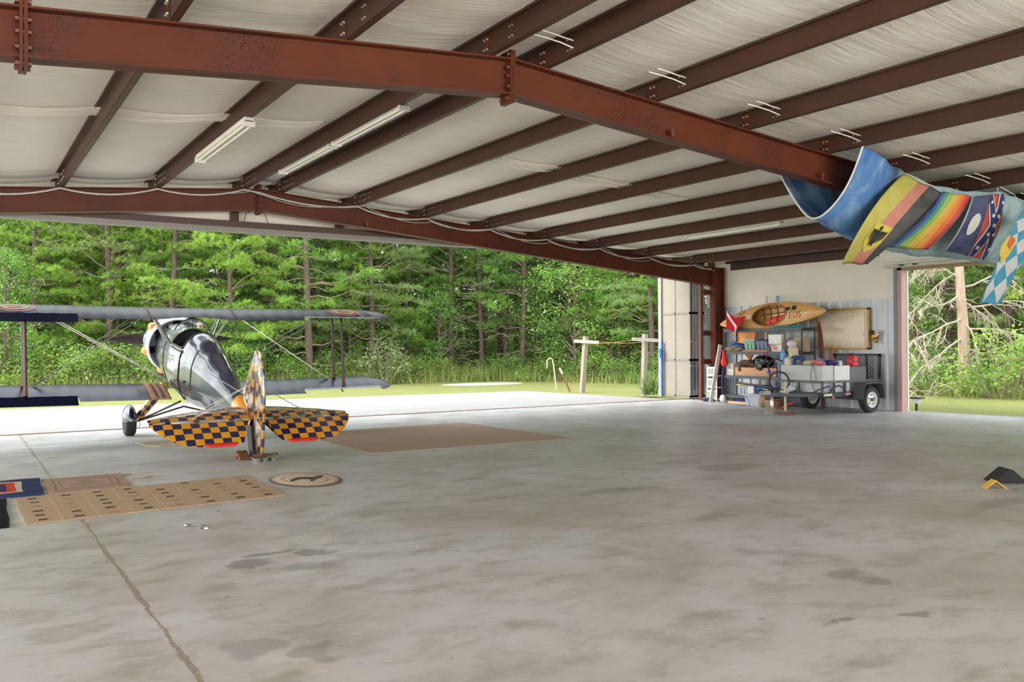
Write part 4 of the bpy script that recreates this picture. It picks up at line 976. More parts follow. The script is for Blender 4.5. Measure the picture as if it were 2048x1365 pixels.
# ------------------------------------------------------------------ wall things
# framed map
t = thing('framed_map', 'gold-framed old world map hanging on the corrugated wall', 'framed map', (17.2, 12.7, 1.82), (0, 0, 0))
GOLD = P('gold_frame', 178, 142, 72, .4, metal=.2)
b = MB()
for (ya, yb, za, zb) in ((12.0, 13.4, 1.34, 1.39), (12.0, 13.4, 2.23, 2.28), (12.0, 12.05, 1.34, 2.28), (13.35, 13.4, 1.34, 2.28)): b.box(17.16, 17.24, ya, yb, za, zb)
b.build('frame', GOLD, t, bevel=.008)
def map_mat():
    mt, nt, bs = newmat('map_print'); v = coords(nt, (1, 1, 1))
    land = ramp(nt, noise(nt, coords(nt, (1, 2.2, 2.6), loc=(3, 1, 5)), 1.5, 7, .6, .5), [(.5, (0, 0, 0)), (.53, (1, 1, 1))])
    tint = ramp(nt, noise(nt, coords(nt, (1, 3, 3)), 1.1, 2), [(.35, S(196, 190, 150)), (.5, S(214, 184, 160)), (.65, S(184, 194, 178))])
    c = mix(nt, mth(nt, 'MULTIPLY', land, .6), S(222, 204, 178), tint)
    spk = ramp(nt, noise(nt, coords(nt, loc=(7, 7, 1)), 16, 3, .6), [(.66, (0, 0, 0)), (.7, (1, 1, 1))]); c = mix(nt, mth(nt, 'MULTIPLY', spk, .6), c, S(120, 128, 116))
    nt.links.new(c, bs.inputs['Base Color']); bs.inputs['Roughness'].default_value = .25; return mt
b = MB(); b.box(17.185, 17.2, 12.05, 13.35, 1.39, 2.23); mp_ = b.build('map_sheet', map_mat(), t)
b = MB()
for (ya, yb, za, zb) in ((12.1, 13.3, 1.425, 1.432), (12.1, 13.3, 2.188, 2.195), (12.1, 12.107, 1.425, 2.195), (13.293, 13.3, 1.425, 2.195)): b.box(17.18, 17.185, ya, yb, za, zb)
b.build('printed_border', P('map_border', 150, 120, 100, .5), mp_)
# bee ornament
t = thing('bee_ornament', 'black and yellow bee ornament on the wall right of the map', 'ornament', (17.22, 11.88, 1.62))
BY = P('bee_yellow', 224, 158, 40, .5)
b = MB(); b.blob((17.2, 11.93, 1.71), (.05, .06, .06), 12, 8, wob=0); b.build('head', BLACK, t)
b = MB(); b.blob((17.2, 11.89, 1.63), (.05, .07, .06), 12, 8, wob=0); b.build('thorax', BY, t)
for k in range(4): b = MB(); b.lathe([(.055-.009*k, 0), (.05-.01*k, .03)], (17.2, 11.86-.012*k, 1.59-.03*k), (0, -.35, -1), 14); b.build('stripe', BLACK if k % 2 == 0 else BY, t)
for k in range(2): b = MB(); b.grid(lambda u, v: (17.17, 11.86-.16*u, 1.66+.07*k-.02+(v-.5)*.07*math.sin(PI*min(1, u+.1))+.06*u), 8, 4); b.build('wing', P('bee_wing', 206, 190, 170, .4), t, solid=.004)
# two leaning sticks
for k in range(2):
    b = MB(); b.bar((17.16-.12*k, 13.12-.06*k-.0, .86 if k else .86), (17.24, 13.38-.12*k-.1*k, 1.9), .05, .03); b.v = [tuple(v) for v in b.v]
    p, q = onX(1652+9*k, 700, 17.2), onX(1667+6*k, 731, 16.9); b = MB(); b.bar(Vector((16.85, q.y-.12, .46)), p+Vector((.04, 0, .2)), .05, .03)
    tag(b.build('wooden_batten', P('orange_wood', 190, 132, 84, .6), origin=(16.9, p.y, 0)), f'thin wooden batten leaning on the wall under the map, the {"right" if k else "left"} one of two', 'batten')
# red-brown board leaning behind the shelf
b = MB(); b.bar((16.95, 13.05, .0), (17.2, 13.32, 2.0), .09, .03); tag(b.build('leaning_board', P('mahogany_board', 104, 46, 32, .45), origin=(17, 13.1, 0)), 'dark red wooden board leaning at the right end of the shelving', 'board')
# ------------------------------------------------------------------ shelving unit
SY0, SY1, SX0, SX1 = 13.2, 15.6, 16.4, 16.85
t = thing('shelving_unit', 'tall grey steel shelving unit against the corrugated wall', 'shelves', (16.6, 14.4, 0))
for (x, y) in ((SX0, SY0), (SX0, SY1), (SX1, SY0), (SX1, SY1), (SX0, 13.68)):
    b = MB(); h_ = 1.87 if y != 13.68 else 1.3
    b.box(x-.02, x+.02, y-.003, y+.003, 0, h_); b.box(x-.003, x+.003, y-.025, y+.025, 0, h_)
    b.build('post', DARKGREY, t, smooth=0)
for z in (.2, .69, 1.29, 1.85):
    b = MB(); b.box(SX0, SX1, SY0, SY1, z-.015, z); b.box(SX0-.012, SX0, SY0, SY1, z-.07, z+.005); b.box(SX1, SX1+.012, SY0, SY1, z-.07, z+.005); b.build('shelf', DARKGREY, t, smooth=0)
def ybox(name, label, cat, px0, px1, z0, h, mt, x0=16.45, dx=.32, taper=.0, lid=None, group=None, bev=.012):
    ya, yb = onX(px1, 700, x0).y, onX(px0, 700, x0).y; tp = taper
    b = MB(); b.hexa([(x0+tp, ya+tp, z0), (x0+dx-tp, ya+tp, z0), (x0+dx-tp, yb-tp, z0), (x0+tp, yb-tp, z0), (x0, ya, z0+h), (x0+dx, ya, z0+h), (x0+dx, yb, z0+h), (x0, yb, z0+h)])
    if lid is None: return tag(b.build(name, mt, origin=(x0+dx/2, (ya+yb)/2, z0), bevel=bev), label, cat, group), ya, yb
    t_ = thing(name, label, cat, (x0+dx/2, (ya+yb)/2, z0), group=group); b.build('body', mt, t_, bevel=bev)
    c = MB(); c.box(x0-.02, x0+dx+.01, ya-.02, yb+.02, z0+h, z0+h+.03); c.build('lid', lid, t_, bevel=.01)
    c = MB(); c.box(x0-.012, x0, ya+.02, yb-.02, z0+h-.045, z0+h-.03)
    for k in range(2): y = ya+(yb-ya)*(.33+.34*k); c.box(x0-.006, x0+tp, y-.008, y+.008, z0+.04, z0+h-.05)
    c.build('ribs', mt, t_); return t_, ya, yb
GREENBIN = P('sage_bin', 126, 168, 146, .45, var=.05); SLATE = P('slate_bin', 106, 118, 146, .45, var=.05); GREYBIN = P('grey_bin', 158, 162, 170, .45, var=.05); NAVYLID = P('navy_lid', 40, 46, 72, .45)
ybox('storage_bin', 'sage green storage bin on the upper shelf', 'bin', 1487, 1509, 1.29, .27, GREENBIN, taper=.03, lid=P('cream_lid', 206, 196, 176, .5))
ybox('storage_bin', 'slate blue storage bin beside the sage green one', 'bin', 1511, 1534, 1.29, .26, SLATE, taper=.03, lid=NAVYLID)
bx, ya, yb = ybox('mailing_box', 'white mailing box with a red stripe on the upper shelf', 'box', 1537, 1563, 1.29, .41, P('white_box', 224, 220, 212, .7), dx=.3, bev=.004)
b = MB(); b.box(16.443, 16.448, ya+.0, yb, 1.46, 1.475); part(b.build('stripe', P('red_stripe', 214, 70, 54, .6), bx), 'red stripe')
b = MB(); b.box(16.443, 16.448, ya+.15, yb-.12, 1.42, 1.445); part(b.build('mark', P('blue_mark', 92, 116, 176, .6), bx), 'small blue mark')
b = MB(); b.prism([(ya+.08, 1.34), (ya+.25, 1.33), (ya+.22, 1.37), (ya+.28, 1.4), (ya+.1, 1.41), (ya+.14, 1.37)], lambda u, v, w: (w, u, v), 16.443, 16.448); part(b.build('mark', P('orange_mark', 222, 120, 90, .6), bx), 'orange printed mark')
b = MB(); p = onX(1473, 692, 16.55); b.blob((16.6, p.y, 1.40), (.14, .26, .105), 20, 10, wob=.08, seed=2); b.tube([(16.47, p.y+.12, 1.48), (16.42, p.y, 1.56), (16.47, p.y-.1, 1.48)], .014, 6)
tag(b.build('duffel_bag', P('blue_nylon', 40, 76, 140, .5), origin=(16.6, p.y, 1.29)), 'blue duffel bag at the left end of the upper shelf', 'bag')
b = MB(); b.blob((16.45, onX(1466, 700, 16.45).y, 1.35), (.08, .26, .065), 22, 8, wob=.3, seed=9); tag(b.build('folded_canvas', P('khaki_canvas', 128, 112, 84, .9), origin=(16.45, 15.2, 1.29)), 'crumpled khaki canvas in front of the blue duffel bag', 'canvas')
b = MB(); ya, yb = onX(1533, 700, 16.38).y, onX(1484, 700, 16.38).y; b.box(16.40, 16.44, ya, yb, 1.292, 1.325); tag(b.build('orange_bar', P('orange_paint', 222, 116, 60, .5), origin=(16.42, (ya+yb)/2, 1.29), bevel=.004), 'orange bar along the front of the upper shelf', 'bar')
b = MB(); p = onX(1537, 698, 16.4); b.lathe([(0, 0), (.04, 0), (.045, .02), (.04, .11), (.015, .13), (.015, .15), (.022, .15), (.022, .18), (0, .18)], (16.42, p.y, 1.29), (0, 0, 1), 14); tag(b.build('spray_bottle', P('bottle_dark', 110, 88, 84, .4), origin=(16.42, p.y, 1.29)), 'small dark bottle in front of the white mailing box', 'bottle')
# things on the middle shelf
cb_, ya, yb = ybox('cardboard_box', 'long brown cardboard box on the middle shelf', 'box', 1470, 1552, .69, .205, CARD, dx=.36, bev=.004)
b = MB(); yl = onX(1541, 745, 16.44).y; b.box(16.443, 16.448, yl-.12, yl+.12, .76, .84); part(b.build('mark', P('print_purple', 130, 106, 150, .7), cb_), 'purple printed mark')
wb, ya2, yb2 = ybox('paper_box', 'white paper carton at the left end of the middle shelf', 'box', 1452, 1466, .69, .30, P('white_carton', 226, 220, 206, .7), dx=.3, bev=.004)
b = MB(); b.box(16.443, 16.448, ya2+.05, yb2-.05, .85, .92); b.box(16.443, 16.448, ya2+.06, yb2-.06, .75, .765); b.box(16.443, 16.448, ya2+.06, yb2-.06, .72, .735); part(b.build('printed_label', P('label_grey', 170, 180, 180, .7), wb), 'grey printed label')
b = MB(); yc_ = onX(1494, 725, 16.55).y; b.blob((16.6, yc_, .99), (.15, .3, .095), 22, 10, wob=.25, seed=4); tag(b.build('jacket', P('brown_cloth', 92, 72, 54, .9), origin=(16.6, yc_, .9)), 'crumpled dark brown jacket on the cardboard box', 'jacket')
b = MB(); y_ = onX(1482, 740, 16.43).y; b.grid(lambda u, v: (16.43-.012*math.sin(u*9), y_+.06*(u-.5)+.06*math.sin(v*2), 1.0-.2*v), 4, 8); tag(b.build('sleeve_strap', P('khaki_strap', 104, 88, 66, .9), solid=.01, origin=(16.43, y_, .9)), 'khaki strap hanging over the cardboard box front', 'strap')
b = MB(); yc_ = onX(1527, 720, 16.55).y; b.blob((16.56, yc_, 1.04), (.17, .27, .15), 26, 14, wob=.16, seed=12); b.blob((16.44, yc_+.02, .92), (.05, .11, .09), 16, 8, wob=.2, seed=13); b.tube([(16.5, yc_-.05, 1.16), (16.48, yc_-.08, 1.25)], .03, 8)
tag(b.build('trash_bag', P('black_plastic', 20, 20, 22, .25), origin=(16.56, yc_, .9)), 'full black plastic trash bag on the cardboard box', 'bag')
b = MB(); p = onX(1532.5, 712, 16.36); b.tube([(16.37, p.y, 1.28), (16.365, p.y, 1.18), (16.37, p.y+.005, 1.08)], .007, 5); tag(b.build('red_ribbon', P('red_ribbon', 186, 60, 70, .7), origin=(16.37, p.y, 1.1)), 'thin red ribbon hanging from the upper shelf', 'ribbon')
ybox('storage_bin', 'slate blue bin at the right end of the middle shelf', 'bin', 1553, 1571, .69, .36, SLATE, taper=.02, lid=P('tan_lid', 196, 170, 130, .6))
# bottom shelf and floor under it
ybox('storage_bin', 'grey storage bin with a yellow lid on the bottom shelf', 'bin', 1474, 1494, .2, .25, GREYBIN, taper=.02, lid=P('yellow_lid', 214, 186, 104, .5))
ybox('small_carton', 'small white printed carton on the bottom shelf', 'box', 1494, 1507, .2, .25, P('pale_carton', 206, 200, 204, .7), x0=16.43, dx=.2)
b = MB(); yc_ = onX(1527, 780, 16.5).y; b.blob((16.55, yc_, .36), (.13, .22, .12), 18, 9, wob=.3, seed=21); tag(b.build('tarp_bundle', P('black_tarp', 34, 36, 40, .6), origin=(16.55, yc_, .2)), 'bundled black tarp on the bottom shelf', 'tarp')
b = MB(); b.blob((16.44, onX(1521, 779, 16.44).y, .40), (.05, .16, .03), 16, 6, wob=.2, seed=22); tag(b.build('blue_cloth', P('bright_blue', 32, 100, 176, .6), origin=(16.44, 14.2, .38)), 'bright blue folded cloth on the black tarp', 'cloth')
b = MB()
for k in range(4): b.tube([(16.52+.03*k, onX(1458+3*k, 790, 16.5).y, .205), (16.6, onX(1462+2*k, 760, 16.6).y-.05*k, .62)], .011, 5)
tag(b.build('bundle_of_rods', P('blue_grey_rod', 66, 84, 116, .6), origin=(16.55, 15.3, .2)), 'bundle of thin blue-grey rods at the left of the bottom shelf', 'rods')
b = MB(); yb_ = onX(1470, 764, 16.5).y; b.tube([(16.42, yb_+.05, .57), (16.41, yb_-.3, .50), (16.4, yb_-.9, .46), (16.38, yb_-1.4, .42)], .025, 8); tag(b.build('black_pole', BLACK, origin=(16.4, yb_, .5)), 'long black pole lying across the bottom shelf bins', 'pole')
t = thing('storage_bin', 'grey plastic bin on the floor in front of the shelving', 'bin', (16.05, 14.35, 0))
b = MB(); ya, yb = onX(1521, 800, 15.85).y, onX(1487, 800, 15.85).y; b.hexa([(15.9, ya+.04, 0), (16.28, ya+.04, 0), (16.28, yb-.04, 0), (15.9, yb-.04, 0), (15.86, ya, .27), (16.32, ya, .27), (16.32, yb, .27), (15.86, yb, .27)]); b.build('body', P('silver_bin', 176, 180, 190, .4, var=.05), t, bevel=.015)
b = MB(); b.box(15.83, 16.35, ya-.03, yb+.03, .25, .285); b.build('rim', P('silver_bin', 0, 0, 0), t, bevel=.01)
b = MB(); b.tube([(15.84, yb-.02, .29), (15.82, yb-.12, .2), (15.82, yb-.2, .1), (15.8, yb-.24, .02), (15.75, yb+.15, .012)], .006, 5); b.build('cord', BLACK, t)
b = MB(); b.box(16.36, 16.42, 14.3, 15.45, 0, .045); tag(b.build('wooden_plank', PALEWOOD, origin=(16.39, 14.9, 0)), 'pale wooden plank on the floor under the shelving', 'plank')
b = MB(); b.box(16.45, 16.8, 14.2, 15.4, .0, .12); tag(b.build('navy_mat', P('navy_cloth', 52, 56, 104, .9), origin=(16.6, 14.8, 0), bevel=.02), 'folded navy cloth under the bottom shelf', 'cloth')
t = thing('wicker_basket', 'brown wicker basket on the floor beside the trailer jack', 'basket', (15.75, 13.55, 0))
by = onZ(1545, 815); bcx, bcy = 15.75, onX(1547, 800, 15.75).y; b = MB(); b.lathe([(.0, 0), (.15, 0), (.185, .1), (.19, .2), (.175, .2), (.17, .1), (.0, .03)], (bcx, bcy, 0), (0, 0, 1), 28); b.build('bowl', M('wicker', S(150, 108, 74), .8, var=.5, vs=60), t)
b = MB(); b.tube([(bcx+.19*math.cos(i/24*2*PI), bcy+.19*math.sin(i/24*2*PI), .2) for i in range(25)], .014, 6, caps=False)
for z in (.06, .12): b.tube([(bcx+.187*math.cos(i/24*2*PI), bcy+.187*math.sin(i/24*2*PI), z) for i in range(25)], .007, 6, caps=False)
b.build('woven_rim', M('wicker_dark', S(112, 76, 52), .8, var=.3, vs=40), t)
b = MB(); yc_ = onX(1525, 805, 15.8).y; b.blob((15.85, yc_, .13), (.1, .14, .13), 18, 8, wob=.25, seed=31); tag(b.build('paper_sack', P('brown_paper', 158, 128, 100, .9), origin=(15.85, yc_, 0)), 'crumpled brown paper sack beside the grey floor bin', 'sack')

# kayak on top of the shelving
KY0, KY1 = 12.62, 15.85
t = thing('kayak', 'pale wooden kayak lying tilted on top of the shelving', 'kayak', (16.5, 14.2, 1.86))
KN, KB = Vector((-.985, 0, .17)), Vector((.17, 0, .985))
KWOOD = M('kayak_wood', S(206, 158, 92), .3, var=.14, vs=3.5, stretch=(9, .6, 9), coat=.3)
def kc(s):      # centre of section
    z = 2.0+.24*(1-s)+.10*math.sin(PI*s)*(.6)-.02; return Vector((16.52, KY0+(KY1-KY0)*s, z))
def kb(s): return .305*math.sin(PI*min(1, max(0, s)))**.72+.008
def deck(s, a, off=0): B = kb(s); return kc(s)+KB*(B*a)+KN*(.07*(1-a*a)*min(1, B*6)+off)
SC, HC = .49, .16
def in_cp(s, a): return ((s-SC)/HC*1.0)**2+(a/.84)**2 < 1
b = MB(); NS, NA = 96, 28
b.grid(lambda u, v: deck(u, v*2-1), NS, NA, skip=lambda u, v: in_cp(u, v*2-1))
b.build('deck', KWOOD, t, smooth=.8)
b = MB(); b.grid(lambda u, v: kc(u)+KB*(kb(u)*math.cos(PI*v))-KN*(.27*math.sin(PI*v)**.8*min(1, kb(u)*5)), 60, 20); b.build('hull', KWOOD, t, smooth=.9)
b = MB(); b.tube([deck(SC+HC*math.cos(i/40*2*PI), .84*math.sin(i/40*2*PI), .012) for i in range(41)], .02, 8, caps=False); b.build('coaming', P('coaming_wood', 164, 106, 60, .4), t)
b = MB()
for a in (.25, .6): b.tube([kc(SC-HC+2*HC*i/12)+KB*(kb(SC)*math.cos(PI*(.5-a*.42)))-KN*(.255*math.sin(PI*(.5-a*.42))) for i in range(13)], .012, 6)
for k in range(5):
    s_ = SC-HC*.8+HC*1.6*k/4; b.tube([kc(s_)+KB*(kb(s_)*math.cos(PI*v))-KN*(.258*math.sin(PI*v)**.8) for v in [.06+.5*i/10 for i in range(11)]], .012, 6)
b.build('inner_ribs', P('rib_dark_wood', 112, 68, 40, .5), t)
def stroke(polys, s0, a0, sc, mt, nm, w=.008):
    b = MB()
    for pl in polys: b.tube([deck(s0-x*sc/(KY1-KY0), a0+y*sc/.3*1.0, .008) for x, y in pl], w, 5)
    part(b.build(nm, mt, t), nm.replace('_', ' ')+' on the deck')
DK = P('lettering_dark', 96, 84, 70, .6)
stroke([[(0, 1), (0, 0), (.5, 0)], [(0, 1), (.5, 1)], [(0, .5), (.4, .5)]], .30, -.5, .16, DK, 'letter_e')
stroke([[(.25+.3*math.cos(i/14*2*PI), .5+.5*math.sin(i/14*2*PI)) for i in range(15)]], .262, -.5, .16, P('lettering_red', 206, 96, 70, .6), 'letter_o')
stroke([[(.5, .95), (.25, 1), (0, .8), (.1, .55), (.4, .45), (.5, .2), (.25, 0), (0, .08)]], .224, -.5, .16, DK, 'letter_s')
stroke([[(0, 0), (.3, 1), (.5, .3), (.9, 1.1), (1.0, 0)]], .80, .1, .2, P('lettering_black', 60, 48, 40, .6), 'zigzag_mark', .006)
b = MB(); b.grid(lambda u, v: deck(.32-.022*u*math.cos(2*PI*v), .36+.16*u*math.sin(2*PI*v), .006), 4, 20); part(b.build('round_sticker', BLACK, t), 'round black sticker on the deck')
b = MB(); b.grid(lambda u, v: deck(.285-.04*u, .22+.4*v, .006), 3, 3); part(b.build('square_sticker', BLACK, t), 'square black sticker on the deck')
b = MB(); lj = kc(.44)-KB*.13+KN*(-.04); b.blob((0, 0, 0), (.1, .33, .1), 20, 10, wob=.18, seed=41); b.v = [tuple(lj+Vector((v[0], v[1], v[2]-.22*v[1]))) for v in b.v]
lo = tag(b.build('life_jacket', P('red_orange_foam', 222, 74, 52, .6), origin=lj), 'red-orange life jacket stuffed in the kayak cockpit', 'life jacket')
for k in (-1, 1): b = MB(); b.tube([lj+Vector((-.1*math.cos(a)-.01, .1*k, .1*math.sin(a)-.02*k)) for a in [-1.2+2.4*i/8 for i in range(9)]], .012, 5); b.build('strap', P('dark_red_strap', 130, 40, 36, .7), lo)
# orange board behind the kayak stern
b = MB(); b.prism([(15.85, 1.98), (15.35, 2.32), (15.2, 2.36), (14.98, 2.1), (15.05, 1.3), (15.2, 1.05), (15.45, 1.3), (15.8, 1.9)], lambda u, v, w: (w, u, v), 16.88, 16.95); tag(b.build('orange_board', P('orange_gel', 226, 142, 60, .35), origin=(16.9, 15.4, 1.7), bevel=.01), 'orange curved board standing behind the kayak stern', 'board')
# diving flag
t = thing('dive_flag', 'red flag with a white diagonal stripe at the left end of the kayak', 'flag', (16.33, 15.5, 1.86))
df0 = onX(1454, 626, 16.4)
def dflag(u, v):
    a, c_, d_, e_ = onX(1454, 626, 16.4), onX(1491, 634, 16.16), onX(1473, 664, 16.2), onX(1454, 660, 16.36)
    p = a.lerp(c_, u).lerp(e_.lerp(d_, u), v); return p+Vector((-.03*math.sin(u*5+v*3), 0, -.05*math.sin(PI*u)*(1-v)+.02*math.sin(u*9)))
b = MB(); b.uv = {}; b.grid(dflag, 20, 16, uv=True)
def df_fn(nt, u, v): return mix(nt, mth(nt, 'LESS_THAN', mth(nt, 'ABSOLUTE', mth(nt, 'SUBTRACT', mth(nt, 'SUBTRACT', v, mth(nt, 'MULTIPLY', u, 1.0)), .02)), .11), S(186, 36, 48), S(222, 214, 208))
b.build('cloth', uvmat('dive_flag_cloth', df_fn, .7), t, smooth=2, solid=.004)
b = MB(); b.tube([(16.41, df0.y+.01, 1.855), df0+Vector((.01, .01, .05))], .01, 6); b.build('staff', WHITE, t)
b = MB(); b.tube([onX(1546, 655, 16.42), onX(1603, 652, 16.42)], .03, 10); tag(b.build('teal_roll', P('teal_fabric', 16, 122, 122, .6), origin=(16.42, 13.5, 1.85)), 'teal rolled fabric on the right end of the top shelf', 'roll')
for px, w_, nm, col, lab in ((1532, .035, 'pipe', (214, 206, 190), 'cream pipe standing upright behind the kayak'), (1555, .042, 'pipe', (128, 156, 190), 'pale blue pipe standing upright behind the kayak')):
    p = onX(px, 592, 17.05); b = MB(); b.lathe([(w_, 0), (w_, p.z), (w_*.8, p.z), (w_*.8, p.z-.05)], (17.05, p.y, 0), (0, 0, 1), 16); tag(b.build(nm, P('pipe_%d' % px, *col, .5), origin=(17.05, p.y, 0)), lab, 'pipe')
# hanging things at the right of the shelf
p = onX(1567, 700, 16.3); b = MB(); b.lathe([(0, 0), (.07, 0), (.08, .03), (.08, .19), (.05, .24), (.03, .25), (.03, .28), (0, .28)], (16.3, p.y, 1.05), (0, 0, 1), 18); jg = tag(b.build('plastic_jug', P('blue_white_jug', 110, 160, 200, .45, var=.3, vs=9), origin=(16.3, p.y, 1.05)), 'blue and white plastic jug hanging at the right end of the shelving', 'jug')
p = onX(1582, 688, 16.25); b = MB(); b.blob((16.28, p.y, p.z), (.11, .12, .09), 18, 10, wob=0); tag(b.build('cap', P('pale_pink_cap', 214, 200, 202, .7), origin=(16.28, p.y, p.z)), 'pale round cap hanging beside the blue and white jug', 'cap')
b = MB(); p = onX(1584, 706, 16.28); b.blob((16.33, p.y, p.z), (.08, .14, .17), 18, 10, wob=.1, seed=51); tag(b.build('canvas_bag', P('beige_canvas', 204, 186, 156, .9), origin=(16.33, p.y, p.z)), 'beige canvas bag hanging below the pale cap', 'bag')
b = MB(); p = onX(1572, 668, 16.36)
for k in range(5): b.tube([(16.36-.008*k, p.y+.04*math.cos(k)+.02*k, p.z+.04), (16.35, p.y+.05-.02*k, p.z-.1-.03*k), (16.36, p.y+.03*math.sin(k*2), p.z-.34-.02*k)], .009, 5)
tag(b.build('hanging_ropes', P('grey_rope', 112, 106, 98, .9), origin=(16.36, p.y, p.z)), 'grey ropes hanging from the front of the top shelf', 'rope')
b = MB(); p = onX(1592, 673, 16.45); b.box(16.47, 16.75, 13.25, 13.5, 1.29, 1.62); tag(b.build('tan_box', P('tan_box', 178, 158, 132, .8), origin=(16.6, 13.4, 1.29), bevel=.01), 'tan box at the right end of the upper shelf', 'box')
# things at the left of the shelf
t = thing('plastic_crate_rack', 'white slatted plastic rack standing beside the corner column', 'rack', (16.62, 16.1, 0))
ya, yb = onX(1434, 790, 16.5).y, onX(1414, 790, 16.5).y
for k in range(3):
    z = .04+.30*k; b = MB()
    b.box(16.5, 16.52, ya, yb, z, z+.05); b.box(16.5, 16.52, ya, yb, z+.2, z+.245)
    n = 8
    for i in range(n+1): y = ya+(yb-ya-.014)*i/n; b.box(16.502, 16.518, y, y+.014, z, z+.22)
    b.box(16.52, 16.8, ya, yb, z, z+.015); b.build('slatted_tier', WHITE, t, smooth=0)
for y in (ya, yb-.02): b = MB(); b.box(16.495, 16.525, y, y+.025, 0, .92); b.build('post', WHITE, t, smooth=0)
b = MB(); p0, p1 = onX(1434, 803, 16.42), onX(1443, 690, 16.42); b.bar((16.2, p0.y, 0), (16.38, p1.y, p1.z), .12, .025, up=(0, 1, 0)); tag(b.build('white_board', P('dirty_white_board', 222, 218, 208, .6), origin=(16.3, p0.y, 0)), 'tall white board leaning on the left end of the shelving', 'board')
b = MB(); p0 = onX(1447, 716, 16.33); b.lathe([(0, .22), (.03, .18), (.05, .02), (.09, -.1), (.075, -.2), (.03, -.22), (0, -.2)], (16.35, p0.y, p0.z), (.1, .15, 1), 7); tag(b.build('red_cloth', P('bright_red_cloth', 214, 44, 36, .6), origin=(16.36, p0.y, p0.z)), 'bright red cloth hanging on the left shelving post', 'cloth')
b = MB(); p0, p1 = onX(1447, 735, 16.36), onX(1445, 790, 16.36); b.tube([p0, p0.lerp(p1, .5)+Vector((-.02, .02, 0)), p1], .02, 6); tag(b.build('blue_strap', P('dark_blue_strap', 44, 74, 118, .8), origin=p1), 'dark blue strap hanging down the left shelving post', 'strap')
b = MB(); p1 = onX(1445, 797, 16.3); b.blob((16.32, p1.y, .10), (.07, .09, .10), 14, 8, wob=.15, seed=62); tag(b.build('plastic_bag', P('clear_white_plastic', 206, 206, 208, .35), origin=(16.32, p1.y, 0)), 'small white plastic bag on the floor at the left shelving post', 'bag')
b = MB(); p1 = onX(1416, 800, 16.35); b.blob((16.34, p1.y, .05), (.1, .22, .05), 16, 6, wob=.2, seed=63); tag(b.build('navy_rag', P('navy_rag', 58, 56, 96, .9), origin=(16.34, p1.y, 0)), 'navy rag on the floor in front of the white rack', 'rag')

# ------------------------------------------------------------------ utility trailer
TX0, TX1, TY0, TY1 = 15.12, 17.08, 11.66, 12.86
t = thing('utility_trailer', 'small black utility trailer with a mesh ramp, loaded with cabinets', 'trailer', (16.3, 12.25, 0))
b = MB()
for y in (TY0, TY1): b.box(TX0, TX1, y-.02, y+.02, .37, .45)
for x in (TX0, TX1, 15.8, 16.45): b.box(x-.02, x+.02, TY0, TY1, .37, .45)
b.box(TX0, TX1, TY0, TY1, .44, .455); b.build('bed', BLACK, t, smooth=0)
b = MB()
for y in (TY0, TY1): b.bar((TX0, y, .68), (TX1, y, .68), .045, .045)
b.bar((TX0, TY0, .68), (TX0, TY1, .68), .045, .045); b.build('top_rail', DARKGREY, t, smooth=0)
for (x, y) in ((TX0, TY0), (TX0, 12.26), (TX0, TY1), (15.5, TY0), (15.86, TY0), (17.0, TY0), (15.7, TY1), (16.4, TY1), (17.0, TY1)):
    b = MB(); b.box(x-.02, x+.02, y-.02, y+.02, .45, .66); b.build('stake_post', DARKGREY, t, smooth=0)
for sy, y in ((-1, 11.5), (1, 13.02)):
    wc = Vector((16.45, y, .28))
    b = MB(); b.lathe([(.165, -.075), (.2, -.085), (.255, -.08), (.278, -.05), (.28, 0), (.278, .05), (.255, .08), (.2, .085), (.165, .075)], wc, (0, 1, 0), 40, caps=False); w = b.build('wheel', RUBBER, t)
    b = MB(); b.lathe([(.168, -.07), (.172, -.078), (.16, -.075), (.15, -.03), (.09, -.045), (.05, -.05), (0, -.05)], wc, (0, 1, 0), 36, caps=False); b.lathe([(.168, .07), (.15, .03), (.0, .02)], wc, (0, 1, 0), 36, caps=False); b.build('rim', P('white_rim', 222, 220, 212, .4), w)
    b = MB(); b.lathe([(.035, -.045), (.035, -.1), (.025, -.115), (0, -.115)], wc, (0, 1, 0), 16); b.build('hub_cap', M('rusty_hub', S(120, 96, 72), .5, .5), w)
    for k in range(5): b = MB(); a = 2*PI*k/5+.3; b.lathe([(.016, -.05), (.016, -.062), (0, -.062)], wc+Vector((.1*math.cos(a), 0, .1*math.sin(a))), (0, 1, 0), 8); b.build('lug_hole', BLACK, w)
    b = MB(); ya_, yb_ = (y-.13, TY0-.02) if sy < 0 else (TY1+.02, y+.13)
    fp = [(16.08, .3), (16.14, .58), (16.2, .63), (16.7, .63), (16.76, .58), (16.82, .3)]
    for (xa, za), (xc, zc) in zip(fp[:-1], fp[1:]): b.hexa([(xa, ya_, za), (xc, ya_, zc), (xc, yb_, zc), (xa, yb_, za), (xa, ya_, za+.015), (xc, ya_, zc+.015), (xc, yb_, zc+.015), (xa, yb_, za+.015)])
    b.build('fender', DARKGREY, t, smooth=0)
b = MB(); b.bar((16.45, 11.55, .28), (16.45, 13.0, .28), .05, .05); b.bar((16.1, TY0+.08, .34), (16.8, TY0+.08, .30), .045, .05); b.bar((16.1, TY1-.08, .34), (16.8, TY1-.08, .30), .045, .05); b.build('axle', BLACK, t)
rg = MB(); RXx = 17.1
for (ya, yb, za, zb) in ((TY0, TY1, 1.2, 1.25), (TY0, TY0+.045, .45, 1.25), (TY1-.045, TY1, .45, 1.25), (TY0, TY1, .45, .5), (12.0, 12.035, .45, 1.25), (12.4, 12.435, .45, 1.25)): rg.box(RXx-.02, RXx+.02, ya, yb, za, zb)
ramp_ = rg.build('ramp_gate', BLACK, t, smooth=0)
b = MB(); n = 30
